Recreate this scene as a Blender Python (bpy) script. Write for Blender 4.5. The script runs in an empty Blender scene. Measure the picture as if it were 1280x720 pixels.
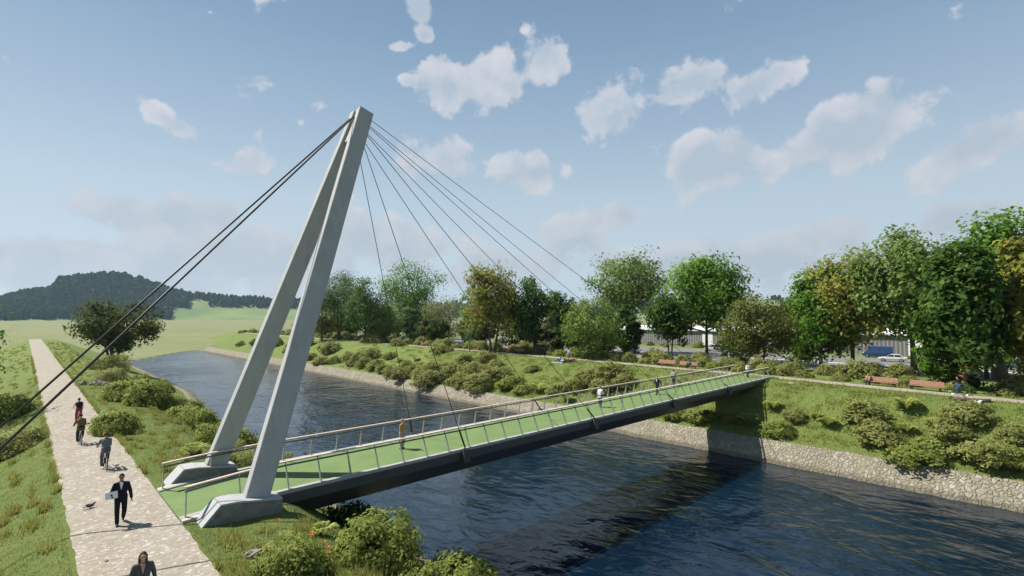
import bpy, math, random
import numpy as np
from mathutils import Vector, Matrix, Euler

rnd = random.Random(7)
sc = bpy.context.scene
col = sc.collection
R = math.radians
PI = math.pi

# ------------------------------------------------------------------ camera geometry
YAW = R(43.6); PITCH = math.atan(35 / 640); CAMH = 7.7; FOC = 640.0
FW = (math.sin(YAW), math.cos(YAW)); RT = (math.cos(YAW), -math.sin(YAW))
SUNV = (0.42, -0.64, -1.0)            # direction the light travels


def ray(x, y):
    u = (x - 640) / FOC; v = (360 - y) / FOC
    f = math.cos(PITCH) - v * math.sin(PITCH); up = v * math.cos(PITCH) + math.sin(PITCH)
    return (FW[0] * f + RT[0] * u, FW[1] * f + RT[1] * u, up)


# ------------------------------------------------------------------ terrain heights
WATER_Z = -6.5
FPY = np.array([-400, -60, 2, 24, 64, 105, 160, 260, 900.0])
FPX = np.array([58, 60.5, 63.8, 67.4, 70.6, 71.8, 72.2, 72.5, 72.5])


def fpath(Y):
    return np.interp(Y, FPY, FPX)


def sm(a, b, x):
    t = np.clip((x - a) / (b - a), 0, 1)
    return t * t * (3 - 2 * t)


def height(X, Y):
    X = np.asarray(X, float); Y = np.asarray(Y, float)
    Xn = np.where(X > 9, 9 + (X - 9) * np.interp(Y, [45, 110], [1, .6]), X)
    near = np.interp(Xn, [-9000, -12.5, -11, 1.35, 1.6, 4.4, 6.0, 8.3, 9.0, 15.3, 17.3, 21, 40],
                     [-6.3, -6.3, -5.62, -.07, 0, 0, -.08, -.3, -.65, -5.2, -6.5, -8.6, -9.0])
    f = fpath(Y)
    t = np.clip((X - 55) / np.maximum(f - 1.0 - 55, 1), 0, 1)
    slope = -4.9 + 4.88 * (t - .06 * np.sin(2 * PI * t))
    far = np.interp(X, [30, 48, 53.1, 55], [-9, -8.6, -6.5, -4.9])
    plate = np.interp(X, [78, 93, 140, 400, 9000], [0, -1, -1, -1.6, -1.6])
    far = np.where(X < 55, far, np.where(t < 1, slope, np.minimum(plate, 0)))
    z = np.where(X < 34, near, far)
    ye = 186 + (X - 22) * 1.7
    k = sm(0, 9, Y - ye) * (z < -6.2) * (X > 5) * (X < 60)
    z = z * (1 - k) + -6.3 * k
    k2 = sm(0, 1, (Y - np.interp(X, [-20, 20, 60, 75, 90, 140], [233, 233, 240, 255, 330, 380])) / np.interp(X, [20, 60, 140], [9, 26, 80]))
    z = z * (1 - k2) + -6.3 * k2
    # unevenness of the turf, none on the paths or the road
    amp = np.interp(X, [-60, -14, -11, .2, 1.5, 4.5, 6.5, 14.5, 15.5], [.0, .0, .07, .07, 0, 0, .06, .07, 0])
    amp = amp + np.where((X > 55.6) & (X < f - 1.2), .09, 0) + np.where((X > f + 4) & (X < 90), .05, 0)
    n = np.sin(X * 1.3 + .7 * np.sin(Y * .9)) * np.sin(Y * 1.1 + 1.3 * np.sin(X * .5)) + .6 * np.sin(X * 2.9 + Y * 2.1) * np.sin(Y * 2.7 - X * .8)
    return z + amp * n


def gz(x, y):
    return float(height(x, y))


def ground_at(px, py, lo=8.0, hi=600.0):
    """world point of the terrain seen at a pixel of the 1280x720 photograph, and its depth"""
    d = ray(px, py)
    prev = None; t = lo
    while t < hi:
        p = (d[0] * t, d[1] * t, CAMH + d[2] * t)
        if p[2] < gz(p[0], p[1]):
            a, b = t - max(.15, t * .004), t
            for _ in range(18):
                m = (a + b) / 2
                if CAMH + d[2] * m < gz(d[0] * m, d[1] * m): b = m
                else: a = m
            return Vector((d[0] * b, d[1] * b, CAMH + d[2] * b)), b
        t += max(.15, t * .004)
    return Vector((d[0] * hi, d[1] * hi, 0)), hi


# ------------------------------------------------------------------ mesh builder
class MB:
    def __init__(s):
        s.v = []; s.f = []; s.m = []; s.n = 0

    def add(s, vs, fs, mi=0):
        o = len(s.v)
        s.v.extend([tuple(p) for p in vs])
        for f in fs:
            s.f.append(tuple(i + o for i in f)); s.m.append(mi)

    def box(s, c, d, rot=None, mi=0, taper=1.0):
        x, y, z = d[0] / 2, d[1] / 2, d[2] / 2
        vs = [Vector((sx * x * (taper if sz > 0 else 1), sy * y * (taper if sz > 0 else 1), sz * z)) for sz in (-1, 1) for sy in (-1, 1) for sx in (-1, 1)]
        if rot is not None: vs = [rot @ v for v in vs]
        vs = [v + Vector(c) for v in vs]
        s.add(vs, [(0, 2, 3, 1), (4, 5, 7, 6), (0, 1, 5, 4), (2, 6, 7, 3), (0, 4, 6, 2), (1, 3, 7, 5)], mi)

    def tube(s, pts, rad, n=8, mi=0, cap=True):
        pts = [Vector(p) for p in pts]
        if not isinstance(rad, (list, tuple)): rad = [rad] * len(pts)
        vs = []; ref = None
        for i, p in enumerate(pts):
            t = (pts[min(i + 1, len(pts) - 1)] - pts[max(i - 1, 0)])
            t = t.normalized() if t.length > 1e-9 else Vector((0, 0, 1))
            if ref is None: ref = Vector((1, 0, 0)) if abs(t.x) < .8 else Vector((0, 1, 0))
            a = t.cross(ref)
            if a.length < 1e-4: a = t.cross(Vector((0, 0, 1)) if abs(t.z) < .9 else Vector((0, 1, 0)))
            a.normalize(); b = a.cross(t); ref = b
            for k in range(n):
                q = 2 * PI * k / n
                vs.append(p + (a * math.cos(q) + b * math.sin(q)) * rad[i])
        fs = []
        for i in range(len(pts) - 1):
            for k in range(n):
                k2 = (k + 1) % n
                fs.append((i * n + k, i * n + k2, (i + 1) * n + k2, (i + 1) * n + k))
        if cap:
            fs.append(tuple(range(n - 1, -1, -1))); fs.append(tuple((len(pts) - 1) * n + k for k in range(n)))
        s.add(vs, fs, mi)

    def bar(s, a, b, w, h, up=(0, 0, 1), mi=0):
        """rectangular bar from a to b, w across, h along 'up'"""
        a = Vector(a); b = Vector(b); t = (b - a).normalized()
        side = t.cross(Vector(up)).normalized(); u = side.cross(t)
        vs = []
        for p in (a, b):
            for (i, j) in ((-1, -1), (1, -1), (1, 1), (-1, 1)):
                vs.append(p + side * (i * w / 2) + u * (j * h / 2))
        s.add(vs, [(3, 2, 1, 0), (4, 5, 6, 7), (0, 1, 5, 4), (1, 2, 6, 5), (2, 3, 7, 6), (3, 0, 4, 7)], mi)

    def loft(s, rings, mi=0, cap=True):
        n = len(rings[0]); vs = [p for r in rings for p in r]; fs = []
        for i in range(len(rings) - 1):
            for k in range(n):
                k2 = (k + 1) % n
                fs.append((i * n + k, i * n + k2, (i + 1) * n + k2, (i + 1) * n + k))
        if cap:
            fs.append(tuple(range(n - 1, -1, -1))); fs.append(tuple((len(rings) - 1) * n + k for k in range(n)))
        s.add(vs, fs, mi)

    def ball(s, c, r, n=10, m=7, mi=0, rot=None):
        if not isinstance(r, (tuple, list)): r = (r, r, r)
        vs = [Vector((0, 0, -r[2]))]
        for i in range(1, m):
            a = -PI / 2 + PI * i / m
            for k in range(n):
                q = 2 * PI * k / n
                vs.append(Vector((r[0] * math.cos(a) * math.cos(q), r[1] * math.cos(a) * math.sin(q), r[2] * math.sin(a))))
        vs.append(Vector((0, 0, r[2])))
        if rot is not None: vs = [rot @ v for v in vs]
        vs = [v + Vector(c) for v in vs]
        fs = [(0, 1 + (k + 1) % n, 1 + k) for k in range(n)]
        for i in range(m - 2):
            for k in range(n):
                a = 1 + i * n; b = a + n; k2 = (k + 1) % n
                fs.append((a + k, a + k2, b + k2, b + k))
        L = len(vs) - 1; a = 1 + (m - 2) * n
        fs += [(a + k, a + (k + 1) % n, L) for k in range(n)]
        s.add(vs, fs, mi)

    def capsule(s, a, b, ra, rb, n=10):
        a = Vector(a); b = Vector(b); t = b - a; L = t.length
        t = t.normalized() if L > 1e-6 else Vector((0, 0, 1))
        pts = []; rad = []
        for q in (-1, -.85, -.5, 0):
            pts.append(a + t * (ra * q)); rad.append(max(.0005, ra * math.sqrt(max(0, 1 - q * q))))
        for q in (0, .5, .85, 1):
            pts.append(b + t * (rb * q)); rad.append(max(.0005, rb * math.sqrt(max(0, 1 - q * q))))
        s.tube(pts, rad, n)

    def build(s, name, mats, parent=None, smooth=False, off=None):
        me = bpy.data.meshes.new(name)
        v = s.v
        if off is not None: v = [(p[0] - off[0], p[1] - off[1], p[2] - off[2]) for p in v]
        me.from_pydata([tuple(p) for p in v], [], s.f)
        if not isinstance(mats, (list, tuple)): mats = [mats]
        for m in mats: me.materials.append(m)
        if len(mats) > 1: me.polygons.foreach_set('material_index', s.m)
        if smooth: me.polygons.foreach_set('use_smooth', [True] * len(s.f))
        me.update()
        o = bpy.data.objects.new(name, me); col.objects.link(o)
        if parent is not None: o.parent = parent
        return o


def np_mesh(name, V, F, mats, tint=None, parent=None, mi=None, smooth=False):
    """V (n,3), F (m,k) arrays"""
    me = bpy.data.meshes.new(name)
    n, m, k = len(V), len(F), F.shape[1]
    me.vertices.add(n); me.vertices.foreach_set('co', np.ascontiguousarray(V, dtype=np.float32).ravel())
    me.loops.add(m * k); me.loops.foreach_set('vertex_index', np.ascontiguousarray(F, dtype=np.int32).ravel())
    me.polygons.add(m); me.polygons.foreach_set('loop_start', np.arange(0, m * k, k, dtype=np.int32))
    me.polygons.foreach_set('loop_total', np.full(m, k, dtype=np.int32))
    for mt in mats: me.materials.append(mt)
    if mi is not None: me.polygons.foreach_set('material_index', np.asarray(mi, dtype=np.int32))
    if smooth: me.polygons.foreach_set('use_smooth', np.ones(m, dtype=bool))
    if tint is not None:
        a = me.attributes.new('tint', 'FLOAT', 'POINT'); a.data.foreach_set('value', np.asarray(tint, dtype=np.float32))
    me.update(calc_edges=True); me.validate()
    o = bpy.data.objects.new(name, me); col.objects.link(o)
    if parent is not None: o.parent = parent
    return o


def tag(o, label=None, cat=None, group=None, kind=None):
    if label: o['label'] = label
    if cat: o['category'] = cat
    if group: o['group'] = group
    if kind: o['kind'] = kind
    return o


def empty(name, loc=(0, 0, 0), rz=0.0):
    o = bpy.data.objects.new(name, None); col.objects.link(o)
    o.location = loc; o.rotation_euler = (0, 0, rz); o.empty_display_size = .2
    return o


CH = {}


def copy_tree(o, parent=None):
    c = o.copy(); col.objects.link(c)
    if parent is not None: c.parent = parent
    for ch in list(o.children): copy_tree(ch, c)
    return c


# ------------------------------------------------------------------ materials
def mat(name, rgb=(.5, .5, .5), rough=.6, metal=0., spec=.4):
    m = bpy.data.materials.new(name); m.use_nodes = True
    b = m.node_tree.nodes['Principled BSDF']
    b.inputs['Base Color'].default_value = (*rgb, 1); b.inputs['Roughness'].default_value = rough
    b.inputs['Metallic'].default_value = metal; b.inputs['Specular IOR Level'].default_value = spec
    return m


def N(m, t, **kw):
    n = m.node_tree.nodes.new(t)
    for k, v in kw.items(): setattr(n, k, v)
    return n


def L(m, a, b):
    m.node_tree.links.new(a, b)


def BS(m): return m.node_tree.nodes['Principled BSDF']


def ramp(m, fac, stops, interp='LINEAR'):
    r = N(m, 'ShaderNodeValToRGB'); r.color_ramp.interpolation = interp
    e = r.color_ramp.elements
    while len(e) < len(stops): e.new(.5)
    for i, (p, c) in enumerate(stops):
        e[i].position = p; e[i].color = (*c, 1) if len(c) == 3 else c
    if fac is not None: L(m, fac, r.inputs['Fac'])
    return r.outputs['Color']


def coords(m):
    return N(m, 'ShaderNodeTexCoord').outputs['Object']


def wpos(m):
    return N(m, 'ShaderNodeNewGeometry').outputs['Position']


def noise(m, vec, scale, detail=4, rough=.55, out='Fac', dist=0):
    n = N(m, 'ShaderNodeTexNoise'); n.inputs['Scale'].default_value = scale; n.inputs['Detail'].default_value = detail
    n.inputs['Roughness'].default_value = rough; n.inputs['Distortion'].default_value = dist
    if vec is not None: L(m, vec, n.inputs['Vector'])
    return n.outputs[out]


def mixc(m, fac, a, b, mode='MIX'):
    n = N(m, 'ShaderNodeMix', data_type='RGBA', blend_type=mode)
    for s, v in ((0, fac), (6, a), (7, b)):
        if hasattr(v, 'links'): L(m, v, n.inputs[s])
        elif s == 0: n.inputs[0].default_value = v
        else: n.inputs[s].default_value = (*v, 1)
    return n.outputs[2]


def math_(m, op, a, b=None, c=None, clamp=False):
    n = N(m, 'ShaderNodeMath', operation=op); n.use_clamp = clamp
    for i, v in enumerate((a, b, c)):
        if v is None: continue
        if hasattr(v, 'links'): L(m, v, n.inputs[i])
        else: n.inputs[i].default_value = v
    return n.outputs[0]


def bump(m, h, strength=.3, dist=.05):
    n = N(m, 'ShaderNodeBump'); n.inputs['Strength'].default_value = strength; n.inputs['Distance'].default_value = dist
    L(m, h, n.inputs['Height']); L(m, n.outputs['Normal'], BS(m).inputs['Normal'])


def worn(name, a, b, scale=3., rough=.6, metal=0., bs=.15):
    """a surface with mottled colour between a and b"""
    m = mat(name, a, rough, metal); c = coords(m)
    f = noise(m, c, scale, 6, .6)
    L(m, ramp(m, f, [(.3, a), (.72, b)]), BS(m).inputs['Base Color'])
    bump(m, noise(m, c, scale * 8, 4), bs, .01)
    return m


def leafmat(name, dark, mid, light, trans=.38, rough=.65):
    m = mat(name, mid, rough, 0, .12)
    a = N(m, 'ShaderNodeAttribute'); a.attribute_name = 'tint'
    oi = N(m, 'ShaderNodeObjectInfo')
    f = math_(m, 'ADD', a.outputs['Fac'], math_(m, 'MULTIPLY_ADD', oi.outputs['Random'], .16, -.06))
    c = ramp(m, f, [(.0, dark), (.5, mid), (1., light)])
    L(m, c, BS(m).inputs['Base Color'])
    tr = N(m, 'ShaderNodeBsdfTranslucent'); L(m, mixc(m, .5, c, light, 'MIX'), tr.inputs['Color'])
    mx = N(m, 'ShaderNodeMixShader'); mx.inputs[0].default_value = trans
    out = m.node_tree.nodes['Material Output']
    L(m, BS(m).outputs[0], mx.inputs[1]); L(m, tr.outputs[0], mx.inputs[2]); L(m, mx.outputs[0], out.inputs['Surface'])
    return m


M = {}
# turf
m = M['grass'] = mat('turf', (.1, .15, .04), .9, 0, .15); p = wpos(m)
c1 = ramp(m, noise(m, p, .35, 5, .6), [(.3, (.105, .142, .036)), (.5, (.138, .178, .050)), (.7, (.180, .205, .068))])
c2 = ramp(m, noise(m, p, 3.1, 6, .65), [(.32, (.062, .105, .020)), (.52, (.135, .185, .042)), (.75, (.225, .245, .085))])
c3 = ramp(m, noise(m, p, 26, 4, .7), [(.3, (.35, .38, .3)), (.5, (1, 1, 1)), (.72, (1.5, 1.45, 1.3))])
c = mixc(m, .5, c1, c2)
c = mixc(m, .75, c, c3, 'MULTIPLY')
v = N(m, 'ShaderNodeTexVoronoi'); v.inputs['Scale'].default_value = 2.3; L(m, p, v.inputs['Vector'])
speck = ramp(m, v.outputs['Distance'], [(.03, (1, 1, 1)), (.06, (0, 0, 0))])
c = mixc(m, math_(m, 'MULTIPLY', speck, .45), c, (.5, .5, .42))
L(m, c, BS(m).inputs['Base Color']); bump(m, noise(m, p, 14, 6, .7), .9, .12)
# distant meadow plain
m = M['field'] = mat('meadow plain', (.2, .24, .07), .95, 0, .1); p = wpos(m)
L(m, ramp(m, noise(m, p, .012, 6, .6), [(.3, (.160, .175, .080)), (.7, (.196, .205, .102))]), BS(m).inputs['Base Color'])
m = M['bed'] = mat('river bed', (.06, .06, .045), .9); L(m, ramp(m, noise(m, wpos(m), .8, 5), [(.3, (.04, .05, .035)), (.7, (.09, .09, .06))]), BS(m).inputs['Base Color'])
# crushed stone path
m = M['gravel'] = mat('pale gravel', (.42, .36, .3), .9, 0, .2); p = wpos(m)
va = N(m, 'ShaderNodeTexVoronoi'); va.inputs['Scale'].default_value = 9.5; va.inputs['Randomness'].default_value = 1
dp = N(m, 'ShaderNodeVectorMath', operation='ADD'); L(m, p, dp.inputs[0])
dn = N(m, 'ShaderNodeVectorMath', operation='SCALE'); dn.inputs['Scale'].default_value = .35
L(m, noise(m, p, 4, 3, .6, 'Color'), dn.inputs[0]); L(m, dn.outputs[0], dp.inputs[1]); L(m, dp.outputs[0], va.inputs['Vector'])
sep = N(m, 'ShaderNodeSeparateColor'); L(m, va.outputs['Color'], sep.inputs[0])
c = ramp(m, sep.outputs[0], [(.0, (.265, .235, .185)), (.55, (.305, .272, .222)), (.84, (.345, .312, .262)), (.95, (.42, .395, .35)), (1, (.49, .475, .44))])
c = mixc(m, .8, c, ramp(m, noise(m, p, 40, 3, .7), [(.3, (.6, .58, .55)), (.55, (1, 1, 1)), (.75, (1.25, 1.25, 1.25))]), 'MULTIPLY')
c = mixc(m, .7, c, ramp(m, noise(m, p, .7, 4), [(.3, (.88, .84, .80)), (.65, (1.05, 1.05, 1.05))]), 'MULTIPLY')
L(m, c, BS(m).inputs['Base Color']); bump(m, va.outputs['Distance'], .35, .03)
# stone revetment
m = M['revet'] = mat('rubble stone facing', (.4, .37, .3), .9, 0, .2); p = wpos(m)
dp = N(m, 'ShaderNodeVectorMath', operation='ADD'); L(m, p, dp.inputs[0])
dn = N(m, 'ShaderNodeVectorMath', operation='SCALE'); dn.inputs['Scale'].default_value = .5
L(m, noise(m, p, 1.6, 4, .6, 'Color'), dn.inputs[0]); L(m, dn.outputs[0], dp.inputs[1])
va = N(m, 'ShaderNodeTexVoronoi', feature='DISTANCE_TO_EDGE'); va.inputs['Scale'].default_value = 3.0; L(m, dp.outputs[0], va.inputs['Vector'])
vb = N(m, 'ShaderNodeTexVoronoi'); vb.inputs['Scale'].default_value = 3.0; L(m, dp.outputs[0], vb.inputs['Vector'])
sep = N(m, 'ShaderNodeSeparateColor'); L(m, vb.outputs['Color'], sep.inputs[0])
c = ramp(m, sep.outputs[0], [(0, (.245, .218, .165)), (.5, (.292, .264, .206)), (1, (.37, .345, .285))])
c = mixc(m, .7, c, ramp(m, noise(m, p, 5, 6, .7), [(.3, (.55, .54, .48)), (.7, (1.2, 1.2, 1.2))]), 'MULTIPLY')
c = mixc(m, ramp(m, va.outputs['Distance'], [(.02, (.3, .3, .3)), (.10, (0, 0, 0))]), c, (.165, .145, .10))
sz_ = N(m, 'ShaderNodeSeparateXYZ'); L(m, p, sz_.inputs[0])
wet = N(m, 'ShaderNodeMapRange'); wet.inputs['From Min'].default_value = -6.30; wet.inputs['From Max'].default_value = -6.08; wet.inputs['To Min'].default_value = .62; wet.inputs['To Max'].default_value = 0
L(m, math_(m, 'ADD', sz_.outputs['Z'], math_(m, 'MULTIPLY_ADD', noise(m, p, 1.2, 4), .4, -.2)), wet.inputs['Value'])
c = mixc(m, wet.outputs[0], c, (.075, .062, .04))
moss = ramp(m, noise(m, p, .55, 5, .65), [(.5, (0, 0, 0)), (.72, (.55, .55, .55))])
c = mixc(m, moss, c, (.17, .175, .085))
L(m, c, BS(m).inputs['Base Color'])
bump(m, math_(m, 'ADD', ramp(m, va.outputs['Distance'], [(0, (0, 0, 0)), (.22, (1, 1, 1))]), math_(m, 'MULTIPLY', noise(m, p, 6, 5), .5)), .8, .12)
# water
m = M['water'] = mat('river water', (.008, .024, .034), .11, 0, .5); p = wpos(m)
BS(m).inputs['IOR'].default_value = 1.42
L(m, ramp(m, noise(m, p, .09, 4, .6), [(.35, (.002, .008, .019)), (.7, (.003, .015, .030))]), BS(m).inputs['Base Color'])
mp = N(m, 'ShaderNodeMapping'); mp.inputs['Rotation'].default_value = (0, 0, .5); mp.inputs['Scale'].default_value = (.8, .5, 1); L(m, p, mp.inputs[0])
w1 = noise(m, mp.outputs[0], .24, 3, .5, dist=.8); w2 = noise(m, mp.outputs[0], 1.25, 3, .5, dist=.5); w3 = noise(m, p, 7, 2, .5)
hh = math_(m, 'ADD', math_(m, 'MULTIPLY', w1, 1.0), math_(m, 'ADD', math_(m, 'MULTIPLY', w2, .30), math_(m, 'MULTIPLY', w3, .018)))
bump(m, hh, .34, 1.0)
bn = [x for x in m.node_tree.nodes if x.type == 'BUMP'][0]
L(m, ramp(m, noise(m, p, .035, 3, .55), [(.34, (.16, .16, .16)), (.66, (.72, .72, .72))]), bn.inputs['Strength'])
# paving and road
m = M['asphalt'] = worn('asphalt', (.13, .125, .12), (.19, .185, .175), .5, .9)
M['roadpaint'] = worn('road paint', (.68, .68, .66), (.8, .8, .78), 2, .7)
M['deck'] = worn('green deck coating', (.102, .164, .051), (.140, .208, .070), .7, .85, 0, .1)
M['kerb'] = worn('light grey steel kerb', (.29, .285, .28), (.34, .335, .33), 2, .65)
M['beam'] = worn('dark grey painted steel', (.045, .046, .05), (.062, .063, .068), 1.2, .5)
M['concrete'] = worn('smooth pale concrete', (.325, .332, .338), (.372, .378, .382), 1.1, .75)
m = M['concrete']; mp_ = N(m, 'ShaderNodeMapping'); mp_.inputs['Scale'].default_value = (2.2, 2.2, .16); L(m, coords(m), mp_.inputs[0])
src = BS(m).inputs['Base Color'].links[0].from_socket
L(m, mixc(m, .5, src, ramp(m, noise(m, mp_.outputs[0], 2.0, 6, .6), [(.3, (.82, .82, .81)), (.6, (1.05, 1.05, 1.05))]), 'MULTIPLY'), BS(m).inputs['Base Color'])
M['sandstone'] = worn('beige concrete kerb', (.42, .36, .29), (.52, .46, .38), 4, .85)
m = M['footstone'] = mat('cracked stone footing', (.3, .3, .29), .85); p = coords(m)
va = N(m, 'ShaderNodeTexVoronoi', feature='DISTANCE_TO_EDGE'); va.inputs['Scale'].default_value = 2.6; L(m, p, va.inputs['Vector'])
c = ramp(m, noise(m, p, 3, 6), [(.3, (.13, .13, .125)), (.7, (.19, .188, .178))])
c = mixc(m, ramp(m, va.outputs['Distance'], [(.0, (.6, .6, .6)), (.045, (0, 0, 0))]), c, (.28, .275, .26))
L(m, c, BS(m).inputs['Base Color']); bump(m, va.outputs['Distance'], .4, .05)
M['steel'] = worn('brushed steel post', (.26, .25, .24), (.34, .33, .315), 6, .5, .35)
M['railwood'] = worn('pale wooden handrail', (.50, .385, .325), (.60, .48, .41), 5, .75)
M['railstrip'] = mat('dark rail strip', (.10, .10, .105), .45, .3)
M['cable'] = mat('dark steel cable', (.035, .033, .033), .5, .3)
M['blackmetal'] = mat('black metal', (.02, .02, .022), .4, .4)
M['bark'] = worn('brown bark', (.055, .042, .03), (.12, .095, .07), 5, .95, 0, .6)
M['redbark'] = worn('red brown bark', (.14, .07, .035), (.2, .11, .06), 5, .95, 0, .6)
M['stem'] = mat('dry stems', (.09, .065, .04), .9)
M['rock'] = worn('grey brown rock', (.16, .135, .11), (.36, .32, .27), 2.5, .9, 0, .7)
M['cladding'] = mat('grey corrugated cladding', (.2, .19, .19), .6)
m = M['cladding']; wv = N(m, 'ShaderNodeTexWave', bands_direction='Y'); wv.inputs['Scale'].default_value = .42; L(m, wpos(m), wv.inputs['Vector'])
L(m, ramp(m, wv.outputs['Fac'], [(.2, (.155, .148, .15)), (.6, (.235, .225, .225))]), BS(m).inputs['Base Color']); bump(m, wv.outputs['Fac'], .6, .1)
M['whiteroof'] = worn('white sheet roof', (.68, .68, .67), (.8, .8, .79), .4, .6)
M['white'] = mat('white paint', (.78, .78, .77), .5)
M['benchwood'] = worn('red brown bench slats', (.24, .115, .075), (.35, .185, .13), 5, .7)
M['tyre'] = mat('black rubber', (.022, .022, .022), .8)
M['alloy'] = mat('silver alloy', (.55, .55, .56), .3, .9)
M['glass'] = mat('dark tinted glass', (.02, .024, .028), .05, 0, .6)
M['skin'] = mat('light skin', (.50, .30, .21), .55); M['skin2'] = mat('brown skin', (.25, .13, .085), .55)
M['lens'] = mat('headlight lens', (.7, .72, .74), .1); M['redlens'] = mat('red lamp lens', (.35, .02, .02), .2)
M['petal'] = mat('red petals', (.62, .035, .02), .6)
M['grey'] = mat('dark grey cabinet', (.1, .1, .1), .6)
# foliage kinds
LEAF = {
    'mid': leafmat('mid green leaves', (.040, .078, .014), (.122, .195, .038), (.270, .350, .110)),
    'bright': leafmat('bright green leaves', (.028, .080, .008), (.090, .198, .022), (.240, .370, .058)),
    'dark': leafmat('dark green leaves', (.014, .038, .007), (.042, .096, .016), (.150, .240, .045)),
    'cool': leafmat('cool green leaves', (.036, .078, .030), (.080, .150, .052), (.180, .265, .100)),
    'yellow': leafmat('yellow olive leaves', (.100, .112, .018), (.220, .228, .040), (.410, .400, .105)),
    'olive': leafmat('olive brown leaves', (.048, .062, .012), (.110, .128, .026), (.215, .230, .062)),
    'pale': leafmat('pale silvery leaves', (.085, .110, .040), (.165, .195, .080), (.400, .400, .240)),
    'lime': leafmat('light lime leaves', (.075, .130, .020), (.150, .225, .042), (.270, .340, .090)),
    'shrub': leafmat('olive green shrub leaves', (.115, .138, .034), (.240, .262, .076), (.390, .390, .155), .5),
    'fresh': leafmat('fresh green shrub leaves', (.088, .130, .022), (.210, .256, .055), (.370, .400, .126), .5),
    'fern': leafmat('bright fern fronds', (.160, .195, .034), (.280, .330, .064), (.400, .430, .130)),
    'tuft': leafmat('dry grass blades', (.155, .185, .038), (.255, .272, .062), (.380, .370, .120), .4),
    'lawn': leafmat('short green blades', (.095, .128, .034), (.160, .195, .062), (.265, .280, .125), .3),
    'meadow': leafmat('pale meadow blades', (.130, .175, .040), (.215, .270, .070), (.340, .370, .145), .3),  # paler, yellower blade green than the near bank
    'gloom': leafmat('dark olive leaves', (.022, .036, .006), (.055, .082, .014), (.140, .165, .034)),
    'forest': leafmat('dark forest crowns', (.005, .020, .007), (.012, .040, .011), (.055, .095, .020), .05),
}

BS(LEAF['forest']).inputs['Roughness'].default_value = .95; BS(LEAF['forest']).inputs['Specular IOR Level'].default_value = 0

# ------------------------------------------------------------------ ground, water, paths
def axis(spans):
    out = []
    for a, b, n in spans: out += list(np.linspace(a, b, n, endpoint=False))
    return np.array(out + [spans[-1][1]])


gx = axis([(-6000, -300, 14), (-300, -40, 14), (-40, -14, 13), (-14, 22, 72), (22, 52, 10), (52, 80, 56), (80, 150, 18), (150, 600, 14), (600, 6000, 16)])
gy = axis([(-6000, -400, 12), (-400, -30, 18), (-30, 120, 230), (120, 300, 110), (300, 700, 14), (700, 6000, 16)])
XX, YY = np.meshgrid(gx, gy); ZZ = height(XX, YY)
V = np.stack([XX.ravel(), YY.ravel(), ZZ.ravel()], 1)
nx, ny = len(gx), len(gy)
ii, jj = np.meshgrid(np.arange(nx - 1), np.arange(ny - 1)); a = (jj * nx + ii).ravel()
F = np.stack([a, a + 1, a + nx + 1, a + nx], 1)
cx = V[F].mean(1)
mi = np.where((cx[:, 2] < -6.22) & (np.abs(cx[:, 2] + 6.3) < .06), 1, 0)
mi = np.where((cx[:, 2] < -6.4), 2, mi)
mi = np.where((cx[:, 0] > 160), 1, mi)
g = np_mesh('ground', V, F, [M['grass'], M['field'], M['bed']], mi=mi, smooth=True); tag(g, 'grassy river banks and flat meadow plain', 'ground', None, 'structure')


def strip(name, ys, x0f, x1f, zoff, material, nseg=1, skirt=0.0):
    vs = []; fs = []; k = nseg + 1
    for y in ys:
        a, b = float(x0f(y)), float(x1f(y))
        for i in range(k):
            x = a + (b - a) * i / nseg
            vs.append((x, y, gz(x, y) + zoff))
    for j in range(len(ys) - 1):
        for i in range(nseg): fs.append((j * k + i, j * k + i + 1, (j + 1) * k + i + 1, (j + 1) * k + i))
    mb = MB(); mb.add(vs, fs)
    return mb.build(name, material)


def ragged(y, s): return .10 * math.sin(y * 2.3 + s) + .07 * math.sin(y * 5.9 + 2 * s) + .05 * math.sin(y * 13.1 + s)


ys = list(np.linspace(-12, 80, 260)) + list(np.linspace(80.5, 236, 150))
tag(strip('path', ys, lambda y: 1.48 + .22 * ragged(y, 1), lambda y: 4.52 + (.22 * ragged(y, 4) if (y < 21.5 or y > 28.5) else 0), .03, M['gravel'], 6), 'pale gravel towpath along the near bank', 'path', None, 'structure')
ys2 = np.linspace(-80, 262, 240)
tag(strip('far_path', ys2, lambda y: fpath(y) - .05 + .5 * ragged(y, 2), lambda y: fpath(y) + 2.5 + .5 * ragged(y, 5), .03, M['gravel'], 3), 'pale gravel path along the far bank', 'path', None, 'structure')
# stone facing of both banks, 12 cm thick lip at the top
mb = MB(); yy = np.linspace(-90, 238, 400)
prof = [(54.98, -4.95), (55.02, -4.74), (54.9, -4.78), (54.3, -5.28), (53.7, -5.8), (53.1, -6.3), (51.6, -7.15)]
rings = []
for y in yy:
    w = .12 * math.sin(y * .8) * math.sin(y * .31) + .06 * math.sin(y * 2.1)
    rings.append([(px_ + w, y, pz + .05 * math.sin(y * 3.1 + px_ * 5) * (i > 1)) for i, (px_, pz) in enumerate(prof)])
mb.loft(rings, cap=False)
mb.f = [f for i, f in enumerate(mb.f) if (i % 7) != 6]; mb.m = [0] * len(mb.f)
tag(mb.build('far_revetment', M['revet'], smooth=True), 'pale rubble stone facing at the foot of the far bank', 'stone facing', None, 'structure')
mb = MB(); yy = np.linspace(-20, 200, 220)
prof = [(16.45, -6.1), (16.5, -5.88), (16.7, -6.0), (17.0, -6.15), (17.6, -6.45), (18.9, -7.2)]
rings = [[(9 + (px_ - 9) / float(np.interp(y, [45, 110], [1, .6])) + .08 * math.sin(y * .9), y, pz) for px_, pz in prof][::-1] for y in yy]
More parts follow.
